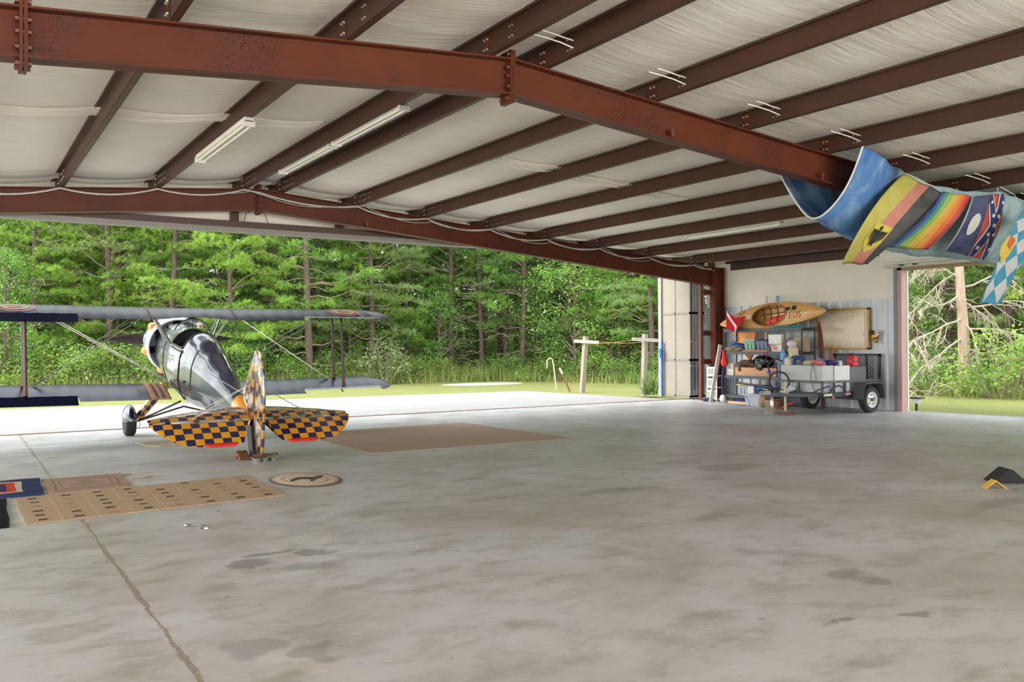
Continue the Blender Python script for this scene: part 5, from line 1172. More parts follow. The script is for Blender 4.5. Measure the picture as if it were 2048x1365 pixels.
for sgn in (1, -1):
    for k in range(-22, 38):
        y0 = TY0+k*.055; pts_ = []
        for z in (.5, 1.2):
            pts_.append((y0+sgn*(z-.5)*.6+(0 if sgn > 0 else .42*0), z))
        (ya, za), (yb, zb) = pts_
        def clip(ya, za, yb, zb):
            lo_, hi_ = TY0+.04, TY1-.04; t0, t1 = 0, 1; d = yb-ya
            for s_, e_ in ((lo_, 1), (hi_, -1)):
                q0, q1 = (ya-s_)*e_, (yb-s_)*e_
                if q0 < 0 and q1 < 0: return None
                if q0 < 0: t0 = max(t0, q0/(q0-q1))
                if q1 < 0: t1 = min(t1, q0/(q0-q1))
            return None if t0 >= t1 else ((ya+d*t0, za+(zb-za)*t0), (ya+d*t1, za+(zb-za)*t1))
        r_ = clip(ya, za, yb, zb)
        if r_: b.bar((RXx, r_[0][0], r_[0][1]), (RXx, r_[1][0], r_[1][1]), .006, .008, up=(1, 0, 0))
b.build('expanded_mesh', BLACK, ramp_, smooth=0)
b = MB()
for y in (TY0+.1, TY1-.1): b.bar((TX0, y, .40), (14.35, 12.26, .42), .05, .07)
b.bar((14.85, 12.26, .42), (14.05, 12.26, .44), .06, .07); b.build('tongue', DARKGREY, t, smooth=0)
b = MB(); b.bar((14.2, 12.26, .47), (13.98, 12.26, .47), .08, .08); b.lathe([(.0, -.02), (.045, -.01), (.05, .03), (.03, .06), (0, .06)], (13.96, 12.26, .44), (0, 0, 1), 14); b.bar((14.15, 12.26, .53), (14.0, 12.26, .56), .02, .03); b.build('coupler', M('worn_steel', S(150, 146, 138), .5, .5), t)
b = MB(); b.tube([(14.62, 12.2, .08), (14.62, 12.2, .70)], .026, 10); b.tube([(14.62, 12.2, .68), (14.5, 12.2, .70)], .01, 6); b.box(14.57, 14.67, 12.15, 12.3, .38, .5); b.build('jack_post', M('zinc_jack', S(176, 170, 140), .45, .4), t)
b = MB(); b.box(14.54, 14.7, 12.13, 12.27, .06, .085); b.build('jack_foot', M('worn_steel2', S(130, 120, 108), .6, .3), t)
for k in range(3):
    b = MB(); x = 14.05+.03*k; b.tube([(14.25, 12.2+.03*k, .4), (14.2, 12.17+.03*k, .2), (14.25, 12.15+.04*k, .085), (14.35, 12.18+.03*k, .085)], .01, 5); b.build('safety_chain', CHROME, t)
for nm, x, y, z, mt in (('side_marker', 15.42, TY0-.025, .36, P('amber_lens', 220, 96, 40, .3)), ('reflector', 17.04, TY0-.03, .385, P('red_lens', 180, 50, 52, .3))):
    b = MB(); b.box(x-.03, x+.03, y-.02, y, z-.025, z+.025); b.build(nm, mt, t, bevel=.008)
b = MB(); b.box(17.06, 17.14, TY0-.06, TY0+.08, .3, .42); b.build('tail_light', P('red_lens2', 176, 48, 56, .3), t, bevel=.01)
b = MB(); b.box(15.15, 15.4, TY0-.026, TY0-.02, .39, .435); b.build('sticker', P('pale_sticker', 206, 206, 180, .5), t)
b = MB(); b.box(15.85, 16.02, TY0-.026, TY0-.02, .39, .435); part(b.build('sticker', P('redwhite_sticker', 216, 150, 140, .5), t), 'red and white sticker')
for k, (x0, x1) in enumerate(((14.48, 14.66), (14.68, 14.84))):
    y = 12.2-.2*k; b = MB(); b.prism([(-.19, 0), (.19, 0), (.13, .06), (-.13, .06)], lambda u, v, w: (w, 12.2+u, v), x0, x1); tag(b.build('wooden_block', P('rusty_block', 112, 88, 72, .8), origin=(x0, 12.2, 0)), 'brown block under the trailer jack, ' + ('nearer the coupler' if k == 0 else 'nearer the trailer bed'), 'block')
b = MB()
for z, r_ in ((.01, .075), (.15, .066), (.31, .056)): b.tube([(14.2+r_*math.cos(i/20*2*PI), 12.3+r_*math.sin(i/20*2*PI), z) for i in range(21)], .006, 4, caps=False)
for k in range(10): a = 2*PI*k/10; b.tube([(14.2+.075*math.cos(a), 12.3+.075*math.sin(a), .0), (14.2+.056*math.cos(a), 12.3+.056*math.sin(a), .31)], .006, 4)
tag(b.build('wire_stand', M('wire_grey', S(172, 164, 150), .5, .4), origin=(14.2, 12.3, 0)), 'grey wire stand on the floor under the trailer coupler', 'stand')
# load: cabinets and the dark box
def cab(name, label, x0, x1, y0, y1, z1, mt):
    b = MB(); b.box(x0, x1, y0, y1, .456, z1); return tag(b.build(name, mt, origin=((x0+x1)/2, (y0+y1)/2, .456), bevel=.006), label, 'cabinet')
CABW = P('cabinet_white', 208, 208, 206, .4, var=.03, vs=2)
cab('cabinet', 'large off-white metal cabinet at the front of the trailer', 15.2, 15.56, 11.72, 12.8, 1.02, P('cabinet_offwhite', 184, 184, 182, .45, var=.03))
c2 = cab('cabinet', 'bright white cabinet in the middle of the trailer', 15.575, 16.08, 11.70, 12.6, 1.01, CABW)
for dx in (.16, .36): b = MB(); b.lathe([(.018, 0), (.018, .008), (0, .008)], (15.575+dx, 11.70, .6), (0, -1, 0), 12); b.build('plug', P('plug_grey', 196, 196, 192, .5), c2)
cab('cabinet', 'dark grey steel box at the rear of the trailer', 16.11, 16.66, 11.71, 12.5, .985, P('cabinet_dark', 84, 88, 92, .4, var=.12, vs=3))
t = thing('fuel_can', 'red plastic fuel can on the dark grey box', 'fuel can', (16.36, 11.85, .985)); RD = P('fuel_red', 200, 40, 44, .4, var=.05)
b = MB(); prf = [(-.1, 0), (.1, 0), (.1, .15), (.055, .235), (-.055, .235), (-.1, .15)]; b.prism(prf, lambda u, v, w: (16.36+u, w, .985+v), 11.75, 11.92); b.build('body', RD, t, bevel=.02)
b = MB(); b.lathe([(.03, 0), (.03, .03), (.02, .035), (.018, .07), (0, .07)], (16.36, 11.83, 1.215), (0, 0, 1), 12); b.build('cap', BLACK, t)
for dx in (-.06, .06): b = MB(); b.box(16.36+dx-.02, 16.36+dx+.02, 11.742, 11.75, 1.06, 1.12); b.build('recess', P('dark_red', 130, 26, 32, .5), t)
# clutter on the cabinets
ZC = 1.022
def clutter(name, label, cat, mt, fn, c):
    b = MB(); fn(b, Vector(c)); return tag(b.build(name, mt, origin=c), label, cat)
def coil(b, c, R=.13, n=4, r=.014):
    for k in range(n): b.tube([c+Vector((.02*k-.03, R*(1-.1*k)*math.cos(a), .0+R*(1-.1*k)*math.sin(a))) for a in [PI*i/14 for i in range(15)]], r, 6)
clutter('coiled_hose', 'blue and white coiled hose standing on the off-white cabinet', 'hose', P('blue_white_hose', 110, 150, 200, .5, var=.25, vs=20), lambda b, c: coil(b, c), (15.35, 11.88, ZC+.01))
clutter('red_rag', 'red and white crumpled rag in front of the coiled hose', 'rag', P('red_white_rag', 206, 120, 110, .8, var=.3, vs=14), lambda b, c: b.blob(c+Vector((0, 0, .06)), (.07, .13, .06), 18, 8, wob=.3, seed=71), (15.25, 11.86, ZC))
clutter('folded_cloth', 'navy folded cloth between the hose and the battens', 'cloth', P('navy_purple_cloth', 62, 62, 120, .8, var=.3, vs=8), lambda b, c: (b.blob(c+Vector((0, 0, .06)), (.2, .16, .06), 20, 8, wob=.25, seed=72)), (15.75, 11.95, ZC-.008))
def spray(b, c):
    b.blob(c+Vector((0, 0, .16)), (.06, .15, .045), 14, 7, wob=.1, seed=73); b.tube([c+Vector((0, .05, .14)), c+Vector((0, .09, .0))], .035, 8); b.lathe([(.04, 0), (.045, .1), (.03, .12)], c+Vector((0, -.12, .12)), (0, -.9, .3), 12)
clutter('power_tool', 'dark blue power tool on the off-white cabinet', 'tool', P('tool_blue', 36, 64, 120, .5), spray, (15.3, 12.45, ZC))
clutter('white_jug', 'round white jug beside the dark blue power tool', 'jug', P('jug_cream', 220, 206, 186, .5), lambda b, c: b.lathe([(0, 0), (.075, 0), (.085, .04), (.08, .13), (.03, .17), (0, .17)], c, (0, 0, 1), 18), (15.28, 12.66, ZC))
clutter('yellow_cloth', 'pale yellow cloth at the back of the off-white cabinet', 'cloth', P('pale_yellow_cloth', 216, 204, 160, .8), lambda b, c: b.blob(c+Vector((0, 0, .05)), (.1, .16, .05), 16, 7, wob=.25, seed=74), (15.42, 12.2, ZC))
clutter('white_tub', 'small white tub beside the navy cloth', 'tub', P('tub_white', 206, 208, 214, .5), lambda b, c: b.lathe([(0, 0), (.05, 0), (.055, .1), (0, .1)], c, (0, 0, 1), 16), (15.93, 11.85, ZC-.009))
def clampf(b, c): b.box(c.x-.1, c.x+.1, c.y-.02, c.y+.02, c.z, c.z+.03); b.box(c.x-.1, c.x-.07, c.y-.02, c.y+.02, c.z+.03, c.z+.07)
clutter('wood_scrap', 'short wood scrap beside the red fuel can', 'wood scrap', P('scrap_wood', 180, 136, 84, .7), lambda b, c: (b.blob(c+Vector((0, 0, .03)), (.12, .06, .03), 12, 6, wob=.15, seed=75)), (15.98, 11.9, ZC-.01))
b = MB(); b.tube([(15.19, 11.98, 1.03), (15.17, 11.98, 1.06), (15.17, 11.94, 1.08), (15.17, 11.9, 1.06), (15.19, 11.9, 1.03)], .012, 6); b.tube([(15.17, 11.94, 1.05), (15.165, 11.99, .85), (15.165, 11.98, .7), (15.17, 11.9, .47)], .006, 5); b.tube([(15.17, 11.94, 1.05), (15.165, 11.86, .85), (15.165, 11.85, .72), (15.17, 11.88, .7)], .006, 5)
tag(b.build('extension_cord', P('grey_cord', 96, 96, 98, .6), origin=(15.17, 11.93, 1)), 'thin grey cord hooked over the off-white cabinet edge', 'cord')
b = MB(); yc_, zc_ = 12.72, .66
b.tube([(15.05, yc_+.27*math.cos(i/30*2*PI), zc_+.21*math.sin(i/30*2*PI)) for i in range(31)], .02, 8, caps=False); b.tube([(15.04, 12.95, .75), (15.05, 13.02, 1.0), (15.1, 12.9, 1.16), (15.2, 12.75, 1.1)], .02, 8)
tag(b.build('black_hose', BLACK, origin=(15.05, 12.8, .6)), 'looped black hose hanging on the trailer front rail', 'hose')
b = MB(); b.tube([(15.62, 11.6, .46), (15.75, 11.6, .56), (15.95, 11.62, .60), (16.1, 11.62, .55), (16.16, 11.62, .48)], .02, 8); b.tube([(15.1, 11.62, .47), (15.35, 11.6, .55), (15.62, 11.6, .60)], .016, 6); b.v = [(v[0]-.35, v[1], v[2]) for v in b.v]
tag(b.build('bungee_strap', P('black_blue_strap', 44, 56, 80, .7), origin=(15.4, 11.6, .5)), 'dark blue strap arched along the near side of the trailer', 'strap')
b = MB(); b.blob((15.06, 12.45, .52), (.03, .16, .065), 14, 7, wob=.2, seed=77); tag(b.build('crumpled_bag', P('white_blue_bag', 190, 196, 204, .5, var=.2, vs=15), origin=(15.06, 12.45, .5)), 'crumpled white and blue bag at the trailer front rail', 'bag')
b = MB()
for k in range(2): b.bar((15.65+.02*k, 13.2+.04*k, .02), (15.9, 13.0+.1*k, .17), .025, .025)
tag(b.build('orange_tool', P('orange_tool', 206, 84, 48, .6), origin=(15.7, 13.1, 0)), 'orange and black folded tool on the floor behind the trailer tongue', 'tool')

# roll-up door above the side opening
t = thing('rollup_door', 'white ribbed roll-up door coiled above the side opening', 'roll-up door', (16.98, 9, 3.4))
prf = []
for i in range(73):
    a = 2*PI*i/72; prf.append((.27+(.012 if (i % 6) < 3 else -.008), a))
b = MB(); vs_ = [(17.0+r_*math.cos(a), y, 3.4+r_*math.sin(a)) for y in (5.2, 11.42) for r_, a in prf]; b.add(vs_, [(i, i+1, 73+i+1, 73+i) for i in range(72)]+[tuple(range(72)), tuple(range(73, 145))]); b.build('curtain_roll', P('curtain_white', 226, 222, 210, .45, var=.05), t, smooth=.3)
b = MB(); b.box(16.94, 17.24, 11.44, 11.455, 3.3, 3.5); b.build('bracket', P('bracket_dark', 92, 84, 78, .5), t)
b = MB(); b.box(16.8, 17.1, 5.2, 11.40, 3.1, 3.14); b.build('bottom_bar', P('bar_grey', 196, 192, 182, .5), t)
for y in (10.9, 10.6): b = MB(); b.box(16.78, 16.8, y, y+.1, 3.11, 3.14); b.build('latch', BLACK, t)

# ------------------------------------------------------------------ outdoors: posts, plants, small things
def tpost(px, py_b, py_t, lean, label, arm, ang):
    arm *= .66
    p = onZ(px, py_b); d = p.x*.54051+p.y*.84133; h_ = CAM_H+(685-py_t)/F_PX*d
    t = thing('clothesline_post', label, 'post', (p.x, p.y, 0)); q = Vector((p.x+lean*.84, p.y-lean*.54, h_))
    b = MB(); b.bar(p-Vector((0, 0, .1)), q, .14, .14, up=(0, 1, 0)); b.build('pole', GREYWOOD, t, bevel=.01)
    c = Vector((math.cos(ang), math.sin(ang), 0)); b = MB(); z = h_-.16; o_ = Vector((q.x, q.y, z))+Vector((-.05, -.09, 0)); b.bar(o_-c*arm-Vector((0, 0, -.02)), o_+c*arm-Vector((0, 0, .03)), .035, .10); b.build('cross_arm', P('bleached_wood', 176, 170, 162, .8), t)
    return o_, c*arm
a1, c1 = tpost(1164, 782, 672, .13, 'leaning grey clothesline post, the one farther from the folding doors', .62, -.95)
a2, c2_ = tpost(1287, 788, 668, .06, 'grey clothesline post nearest the folding doors', .62, -.55)
for sg in (-1, 1):
    b = MB(); p, q = a1+c1*sg*.9, a2+c2_*sg*.9; b.tube([p.lerp(q, i/8)-Vector((0, 0, .08*math.sin(PI*i/8))) for i in range(9)], .006, 5)
    tag(b.build('clothesline', P('rust_line', 190, 126, 66, .7), origin=p), 'thin rusty line between the two grey posts, ' + ('left one' if sg < 0 else 'right one'), 'line')
p = onZ(1113, 776); b = MB(); b.tube([p-Vector((0, 0, .05)), p+Vector((-.08, .05, .75)), p+Vector((-.12, .08, .98)), p+Vector((-.19, .12, 1.02)), p+Vector((-.27, .17, .92)), p+Vector((-.27, .17, .66))], .02, 8)
tag(b.build('white_pipe', P('white_pipe', 206, 204, 178, .5), origin=p), 'thin white pipe bent at the top, standing in the lawn', 'pipe')
p = onZ(1140, 781); t = thing('marker_stake', 'leaning rusty stake with a white tip in the lawn', 'stake', p)
q = p+Vector((-.28, .18, .72)); b = MB(); b.bar(p-Vector((0, 0, .05)), p.lerp(q, .74), .05, .05); b.build('stake', P('rusty_stake', 138, 84, 60, .8), t)
b = MB(); b.bar(p.lerp(q, .74), q, .055, .055); b.build('tip', WHITE, t)
p = Vector((17.85, 11.3, 0)); t = thing('solar_light', 'small solar path light beside the side opening', 'garden light', p)
b = MB(); b.box(17.83, 17.87, 11.28, 11.32, -.06, .16); b.build('stake', BLACK, t)
b = MB(); b.hexa([(17.8, 11.24, .15), (17.9, 11.24, .15), (17.9, 11.36, .15), (17.8, 11.36, .15), (17.78, 11.2, .25), (17.92, 11.2, .25), (17.92, 11.38, .25), (17.78, 11.38, .25)]); b.build('lens', P('frosted_lens', 220, 222, 220, .4), t)
b = MB(); b.box(17.75, 17.95, 11.16, 11.4, .25, .285); b.build('solar_cap', BLACK, t, bevel=.008)
# yucca clump
rnd = random.Random(5); p = Vector((16.95, 19.0, 0)); b = MB()
for k in range(110):
    a = rnd.uniform(0, 2*PI); el = rnd.uniform(.15, 1.45); L_ = rnd.uniform(.5, .9); d = Vector((math.cos(a)*math.cos(el), math.sin(a)*math.cos(el), math.sin(el))); s_ = d.cross(Vector((0, 0, 1))).normalized()*.018
    c = p+Vector((rnd.uniform(-.15, .15), rnd.uniform(-.15, .15), .02)); m_ = c+d*L_*.55; e = c+d*L_-Vector((0, 0, .12*math.cos(el)))
    b.add([c-s_*.6, c+s_*.6, m_+s_, m_-s_, e], [(0, 1, 2, 3), (3, 2, 4)])
tag(b.build('yucca', leaf_mat('yucca_leaf', S(84, 110, 62), S(150, 168, 104), .15), origin=p), 'spiky yucca clump beside the folding doors', 'plant')

# ------------------------------------------------------------------ trees: prototypes
PINE_A = leaf_mat('pine_needles', S(116, 156, 66), S(170, 208, 98), .5); PINE_B = leaf_mat('pine_needles_dull', S(116, 146, 80), S(158, 186, 114), .5)
LEAFY = leaf_mat('broad_leaves', S(112, 154, 74), S(172, 204, 112), .5); SHRUB = leaf_mat('shrub_leaves', S(110, 146, 66), S(176, 200, 108), .5); SHRUB_G = leaf_mat('shrub_grey_leaves', S(124, 142, 92), S(172, 186, 136), .4)
TALLG = leaf_mat('tall_grass', S(118, 140, 68), S(188, 190, 110), .3)
BARK = M('pine_bark', S(104, 88, 78), .9, var=.4, vs=4, stretch=(6, 6, 1.2), bmp=.4, bs=9); TWIG = M('dead_twig', S(146, 130, 112), .85, var=.2); DEADBARK = M('bleached_dead_wood', S(178, 164, 146), .8, var=.25, vs=3, stretch=(4, 4, 1))
def tuft(b, c, d, rnd, n=11, L=.17, w=.013):
    for _ in range(n):
        v = Vector((rnd.gauss(0, 1), rnd.gauss(0, 1), rnd.gauss(0, 1)+.35)); v = (v.normalized()*.8+d*.75).normalized(); l_ = L*rnd.uniform(.7, 1.2)
        s_ = v.orthogonal().normalized()*w; s_ = Matrix.Rotation(rnd.uniform(0, PI), 3, v) @ s_
        b.add([c-s_, c+s_, c+v*l_], [(0, 1, 2)])
def pine(seed, H=13, mt=PINE_A, low=1.2, dens=1.0, spread=1.0):
    rnd = random.Random(seed); root = bpy.data.objects.new('pine_tree', None)
    tr = MB(); lean = Vector((rnd.uniform(-.02, .02), rnd.uniform(-.02, .02), 0)); r0 = H*.0085+rnd.uniform(0, .06)
    def tp(h): return Vector((lean.x*h+.08*math.sin(h*.5+seed), lean.y*h+.06*math.cos(h*.4+seed), h))
    tr.tube([tp(H*i/10)-Vector((0, 0, .15 if i == 0 else 0)) for i in range(11)], [r0*(1-.85*(i/10)**1.2) for i in range(11)], 8)
    fo = MB(); tw = MB(); h = .7
    while h < H-.3:
        f = h/H; live = h > low
        for _ in range(rnd.choice((2, 3, 3, 4)) if live else rnd.choice((1, 2))):
            a = rnd.uniform(0, 2*PI); L_ = (2.9*(1-f)**.6+.4)*rnd.uniform(.65, 1.15)*spread; up = rnd.uniform(-.05, .35)+f*.4
            if not live: L_ *= .5
            base = tp(h); hd = Vector((math.cos(a), math.sin(a), 0)); pts = [base+hd*(L_*k/5)+Vector((0, 0, L_*(up*k/5-.14*(k/5)**2+.05*math.sin(k*1.7+seed)))) for k in range(6)]
            tw.tube(pts, [.022*(1-k/6)+.005 for k in range(6)], 4, caps=False)
            side = hd.cross(Vector((0, 0, 1)))
            if not live or rnd.random() < .12:
                for k in range(2, 6):
                    for sg in (-1, 1): q = pts[k]+side*sg*L_*.16+hd*.15+Vector((0, 0, rnd.uniform(-.1, .1))); tw.tube([pts[k], q], .005, 3, caps=False)
                continue
            nt_ = int(40*dens*L_/2+6)
            for _ in range(nt_):
                t_ = rnd.uniform(.28, 1)**.8; k = min(4, int(t_*5)); q = pts[k].lerp(pts[k+1], t_*5-k)
                wd = L_*.34*math.sin(PI*min(1, t_*.9+.08))*rnd.uniform(-1, 1)
                c = q+side*wd+Vector((0, 0, rnd.uniform(-.04, .09))); d = (hd+side*(wd*.8)+Vector((0, 0, .3))).normalized(); tuft(fo, c, d, rnd, 10, .17, .014)
        h += rnd.uniform(.28, .48)
    for mb, nm, mm in ((tr, 'trunk', BARK), (tw, 'branches', TWIG), (fo, 'foliage', mt)): mb.build(nm, mm, None, smooth=0 if nm == 'foliage' else 1).parent = root
    return root
def leaf_cluster(b, c, rnd, n, R, L=.11):
    for _ in range(n):
        v = Vector((rnd.gauss(0, 1), rnd.gauss(0, 1), rnd.gauss(0, .8))); v = v.normalized()*R*rnd.uniform(.3, 1); p = c+v
        d = (v.normalized()*.6+Vector((rnd.uniform(-1, 1), rnd.uniform(-1, 1), rnd.uniform(-.7, .2)))).normalized(); s_ = d.cross(Vector((rnd.uniform(-1, 1), rnd.uniform(-1, 1), 1))).normalized()
        l_ = L*rnd.uniform(.7, 1.3); b.add([p, p+d*l_*.5+s_*l_*.3, p+d*l_, p+d*l_*.5-s_*l_*.3], [(0, 1, 2, 3)])
def broad(seed, H=6, mt=LEAFY, R=2.2, n=150, L=.13):
    rnd = random.Random(seed); root = bpy.data.objects.new('broadleaf_tree', None); tr = MB(); fo = MB()
    tr.tube([Vector((.05*math.sin(i+seed), .05*math.cos(i*1.3), H*.9*i/8-(.15 if i == 0 else 0))) for i in range(9)], [.07*(1-i/9)+.012 for i in range(9)], 7)
    tw = MB()
    for k in range(n):
        h = H*(.12+.88*rnd.random()**.8); rr = R*(math.sin(PI*min(1, (h/H)*.86+.1))**.7)*rnd.uniform(.3, 1); a = rnd.uniform(0, 2*PI)
        c = Vector((math.cos(a)*rr, math.sin(a)*rr, h)); leaf_cluster(fo, c, rnd, 26, .34, L)
        if k % 3 == 0: tw.tube([Vector((0, 0, max(.2, h-rr*.5))), c.lerp(Vector((0, 0, h)), .4)-Vector((0, 0, .1)), c], [.02, .012, .004], 4, caps=False)
    for mb, nm, mm in ((tr, 'trunk', BARK), (tw, 'branches', TWIG), (fo, 'foliage', mt)): mb.build(nm, mm, None, smooth=0 if nm == 'foliage' else 1).parent = root
    return root
def shrub(seed, H=1.5, R=1.0, mt=SHRUB, n=60, L=.085, nm='shrub'):
    rnd = random.Random(seed); root = bpy.data.objects.new(nm, None); fo = MB(); tw = MB()
    for k in range(n):
        a = rnd.uniform(0, 2*PI); rr = R*math.sqrt(rnd.random()); h = H*(1-.55*(rr/R)**2)*rnd.uniform(.15, 1); c = Vector((math.cos(a)*rr, math.sin(a)*rr, h)); leaf_cluster(fo, c, rnd, 26, .25, L)
        if k % 2 == 0: tw.tube([Vector((c.x*.25, c.y*.25, -.05)), c*.6, c], [.012, .008, .003], 4, caps=False)
    for mb, n2, mm in ((tw, 'stems', TWIG), (fo, 'foliage', mt)): mb.build(n2, mm, None, smooth=0 if n2 == 'foliage' else 1).parent = root
    return root
def edge_d(px):
    return lerp_tab([(-600, 36), (0, 33), (400, 32.8), (700, 34), (850, 36), (1000, 37.5), (1200, 35), (1330, 33), (1500, 30.5), (1850, 25.9), (2048, 23.9), (2500, 21)], px)
USED = set(); KIDS = {}
def plant(proto, px, d, sc=1.0, rz=None, label='', cat='tree', group=None, name=None, sz=1.0):
    if proto.name not in USED: o = proto; USED.add(proto.name); KIDS[proto.name] = list(o.children); COL.objects.link(o)
    else:
        o = proto.copy(); COL.objects.link(o)
        for ch in KIDS[proto.name]: c = ch.copy(); c.parent = o; COL.objects.link(c)
    p = polar(px, d); o.location = (p.x, p.y, -.06); o.rotation_euler = (0, 0, rz if rz is not None else RND.uniform(0, 6.28)); o.scale = (sc, sc, sc*sz)
    tag(o, label, cat, group); return o
RND = random.Random(11)
pines = [pine(1, 13, PINE_A, 1.8), pine(2, 14, PINE_A, 2.6, .9), pine(3, 12, PINE_B, 1.3, 1.0), pine(4, 15, PINE_B, 4.0, .9, .9), pine(5, 9, PINE_A, .8, 1.15, 1.0), pine(6, 13, PINE_A, 3.2, 1.0)]
def where(px):
    if px < 0: return 'beyond the left edge of the view'
    if px < 420: return 'behind the left wing of the biplane'
    if px < 820: return 'behind the right wing of the biplane'
    if px < 1320: return 'beyond the lawn right of the biplane'
    return 'beyond the side opening'
# edge pines, each standing clear
for px, dd, k, sc, lab in ((70, 1.5, 1, 1.0, 'slender pine nearest the top left corner of the big opening'), (215, 1.8, 3, .95, 'tall bare-trunked pine over the left wing root'), (345, 1.2, 0, .92, 'pine rising just left of the biplane nose'),
                           (462, 1.0, 4, 1.15, 'bushy bright green pine above the middle of the upper wing'), (615, .6, 0, 1.0, 'broad bright green pine above the right upper wing'), (740, 1.6, 2, 1.0, 'feathery dull green pine above the right wing tip'),
                           (905, 2.5, 3, 1.05, 'dark bare-trunked pine right of the biplane wing tips'), (960, 2.0, 1, 1.0, 'pine with a dark trunk in the middle of the big opening'), (1045, 1.4, 5, 1.0, 'reddish-trunked pine in the middle of the big opening'),
                           (1235, 1.6, 0, .9, 'pine behind the two clothesline posts'), (1305, 1.0, 2, .95, 'pine just left of the folding doors'), (1395, 2.5, 1, 1.0, 'pine behind the folding doors'),
                           (1838, 2.6, 2, 1.0, 'pine at the left edge of the side opening'), (2012, 3.0, 3, 1.0, 'dark-trunked pine at the right edge of the side opening')):
    plant(pines[k], px, edge_d(px)+dd, sc, None, lab, 'tree', sz=RND.uniform(.95, 1.1))
# the forest behind, counted tree by tree
for row, (off, step) in enumerate(((3.6, 62), (6.5, 66), (10, 74), (15, 84), (22, 100), (31, 110))):
    px = -420+row*17
    while px < 2300:
        if 1420 < px < 1760: px += step; continue
        q = px+RND.uniform(-24, 24); w_ = where(q); plant(pines[RND.randrange(6)], q, edge_d(q)+off+RND.uniform(-1.1, 1.1), RND.uniform(.85, 1.12), None, f'pine in the dense forest {w_}', 'tree', f'forest pines {w_}', sz=RND.uniform(.95, 1.2)); px += step
broads = [broad(21, 5.5, LEAFY, 1.9, 230, .10), broad(22, 4.2, LEAFY, 1.5, 160, .095)]
for px, dd, k, sc, lab in ((1150, .9, 0, 1.2, 'big leafy green tree behind the left clothesline post'), (1075, 2.2, 1, 1.0, 'leafy young tree left of the white pipe'), (10, .4, 0, .95, 'leafy tree at the far left edge of the lawn'), (1225, 1.2, 1, 1.05, 'leafy young tree between the clothesline posts'),
                           (880, 1.6, 1, .9, 'leafy young tree right of the wing tips'), (470, .8, 1, .75, 'small leafy tree behind the propeller tip'), (1830, 1.6, 1, .8, 'small leafy tree at the left side of the side opening'), (700, 2.0, 1, .8, 'small leafy tree behind the right wing struts')):
    plant(broads[k], px, edge_d(px)+dd, sc, None, lab, 'tree')
shrubs = [shrub(31), shrub(32, 1.2, 1.1, SHRUB, 60), shrub(33, 1.7, .9, SHRUB_G, 60), shrub(34, .9, .9, SHRUB, 45)]
px = -300
while px < 2250:
    if not 1400 < px < 1780:
        q = px+RND.uniform(-12, 12); w_ = where(q); k = RND.choice((0, 0, 1, 1, 2, 3)); tall = 1.35 if q < 560 else (.95 if q < 1340 else 1.0)
        plant(shrubs[k], q, edge_d(q)+RND.uniform(-.1, .9), RND.uniform(.75, 1.1)*tall, None, f'leafy shrub at the forest edge {w_}', 'shrub', f'forest edge shrubs {w_}')
        if q < 600 or RND.random() < .5: plant(shrubs[RND.choice((0, 1, 1))], q+20, edge_d(q)+RND.uniform(1.4, 3.2), RND.uniform(1.0, 1.45)*tall, None, f'tall leafy shrub just inside the forest {w_}', 'shrub', f'inner forest shrubs {w_}')
        for _ in range(2 if 600 < q < 1400 else 1): plant(broads[RND.randrange(2)], q-10, edge_d(q)+RND.uniform(4, 30), RND.uniform(.65, .95), None, f'leafy undergrowth tree among the pines {w_}', 'tree', f'undergrowth trees {w_}')
    px += 44
plant(shrubs[2], 765, edge_d(765)-.6, 1.15, .5, 'silvery leafy shrub behind the right lower wing tip', 'shrub')
plant(shrubs[0], 2010, edge_d(2010)-.5, 1.5, .5, 'large rounded shrub right of the dead tree', 'shrub')
for row, off in enumerate((9, 16, 25)):
    px = -330+row*15
    while px < 2250:
        if not 1400 < px < 1780: w_ = where(px); plant(shrubs[RND.choice((0, 1))], px+RND.uniform(-12, 12), edge_d(px)+off+RND.uniform(-1.5, 1.5), RND.uniform(1.3, 1.9)+.25*row, None, f'leafy bush deep in the forest {w_}', 'shrub', f'deep forest bushes {w_}')
        px += 46-6*row
# tall grass along the edge, uncountable
rnd = random.Random(8); b = MB(); px = -300
for k in range(6500):
    px = rnd.uniform(-300, 2250)
    if 1400 < px < 1780: continue
    d = edge_d(px)+rnd.gauss(-.25, .4); p = polar(px, d); L_ = rnd.uniform(.15, .5)*(1.5 if 850 < px < 1080 else 1.0); a = rnd.uniform(0, 6.28); s_ = Vector((math.cos(a), math.sin(a), 0))*.015; t_ = Vector((rnd.uniform(-.15, .15), rnd.uniform(-.15, .15), L_))
    b.add([p-s_-Vector((0, 0, .06)), p+s_-Vector((0, 0, .06)), p+t_], [(0, 1, 2)])
tag(b.build('tall_grass', TALLG, smooth=0), 'tall grass growing along the forest edge', 'grass', kind='stuff')
# leaf litter floor of the forest
lt = MB(); pts_ = [polar(px, edge_d(px)-.4) for px in range(-600, 2501, 50)]; far_ = [polar(px, 75) for px in range(-600, 2501, 50)]
n = len(pts_); lt.add([(p.x, p.y, -.05) for p in pts_]+[(p.x, p.y, -.05) for p in far_], [(i, i+1, n+i+1, n+i) for i in range(n-1)])
struct(lt.build('ground_forest_floor', M('leaf_litter', S(150, 112, 80), .95, var=.4, vs=2.5), smooth=0), 'brown leaf litter under the forest', 'ground')
dp = MB(); c = polar(965, 34.0); dp.lathe([(0.001, -.045), (1.6, -.047), (2.2, -.058)], (0, 0, 0), (0, 0, 1), 24); dp.v = [(v[0]*.8+c.x, v[1]*.45+c.y, v[2]) for v in dp.v]; struct(dp.build('ground_sandy_path', P('pale_sand', 222, 206, 180, .95)), 'pale sandy patch at the forest edge', 'ground')
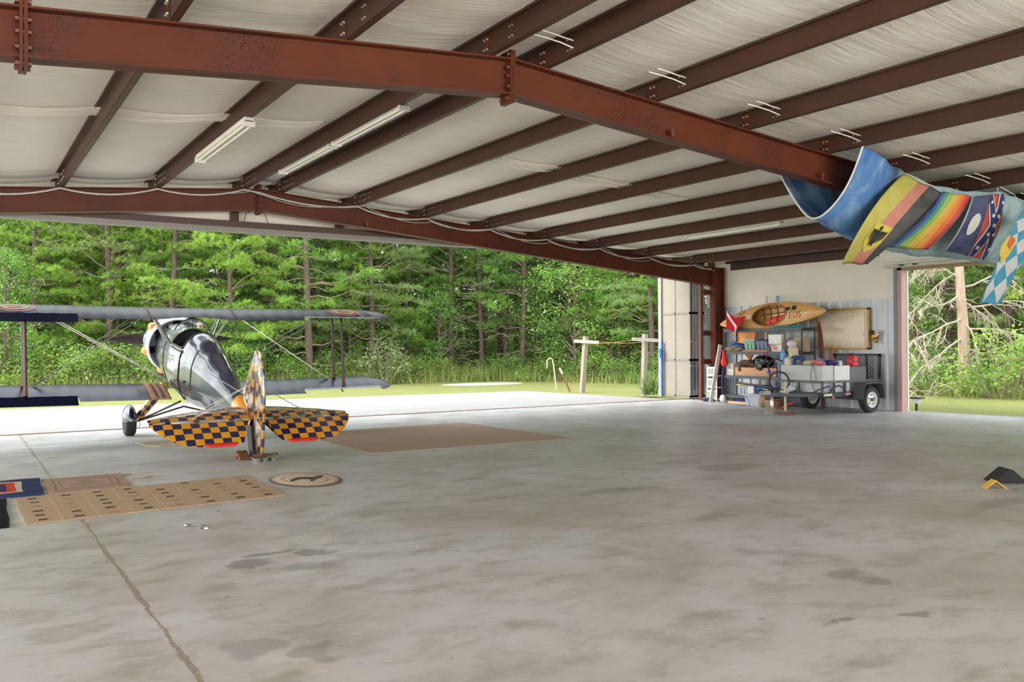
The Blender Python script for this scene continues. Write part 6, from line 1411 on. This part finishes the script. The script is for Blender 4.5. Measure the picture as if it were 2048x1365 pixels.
# bleached dead tree seen through the side opening
rnd = random.Random(77); dt = polar(1925, 25.6); t = thing('dead_tree', 'bleached dead tree with drooping bare branches, seen through the side opening', 'tree', (dt.x, dt.y, -.06))
b = MB(); b.tube([dt+Vector((.10*math.sin(i*.9), .05*i*.1, i*.75-.1)) for i in range(10)], [.19-.014*i for i in range(10)], 10); b.build('trunk', M('dead_trunk', S(176, 150, 132), .85, var=.3, vs=3, stretch=(5, 5, 1)), t)
right = Vector((.84, -.54, 0)); fwd = Vector((.54, .84, 0))
def limb(b, p, d, L, r, depth):
    pts = [p]; n = 7
    for k in range(n):
        d = (d+Vector((rnd.gauss(0, .16), rnd.gauss(0, .16), rnd.gauss(-.03, .14)))).normalized(); p = p+d*(L/n); pts.append(p)
    b.tube(pts, [r*(1-.8*k/n) for k in range(n+1)], 5, caps=False)
    if depth > 0:
        for k in range(2, n+1):
            for _ in range(rnd.choice((1, 2, 2))):
                e = (d*.7+Vector((rnd.gauss(0, .5), rnd.gauss(0, .5), rnd.gauss(-.25, .4)))).normalized(); limb(b, pts[k], e, L*rnd.uniform(.25, .5), r*.45, depth-1)
for k, (h, sd, L_, up) in enumerate(((4.4, -1, 2.3, .1), (3.9, -1, 2.6, .15), (3.35, -1, 1.9, .35), (3.1, 1, 2.0, .3), (4.6, 1, 2.2, .5), (2.9, -1, 1.5, -.5), (2.5, 1, 2.2, .15), (2.2, -1, 2.3, -.35), (1.9, 1, 1.6, -.3), (2.7, 1, 1.2, -.9), (1.6, -1, 2.0, -.4), (3.6, -1, 2.0, -.9), (2.2, 1, 1.5, -1.0), (5.2, -1, 2.0, .3), (5.4, 1, 2.2, .4), (1.3, 1, 1.9, -.2))):
    b = MB(); p = dt+Vector((0, 0, h)); limb(b, p, (right*sd+fwd*rnd.uniform(-.6, .3)+Vector((0, 0, up))).normalized(), L_, .034, 2); b.build('branch', DEADBARK, t, smooth=1)
b = MB()
for px0, d0, L_ in ((1880, 25.0, 1.5), (1950, 24.8, 2.4), (1850, 25.2, 1.3)): p = polar(px0, d0)+Vector((0, 0, 0)); limb(b, p, (right*rnd.choice((-1, 1))+Vector((0, 0, .35))).normalized(), L_, .03, 1)
tag(b.build('fallen_branches', DEADBARK, smooth=1, origin=polar(1900, 25)), 'fallen bleached branches on the grass under the dead tree', 'branches')
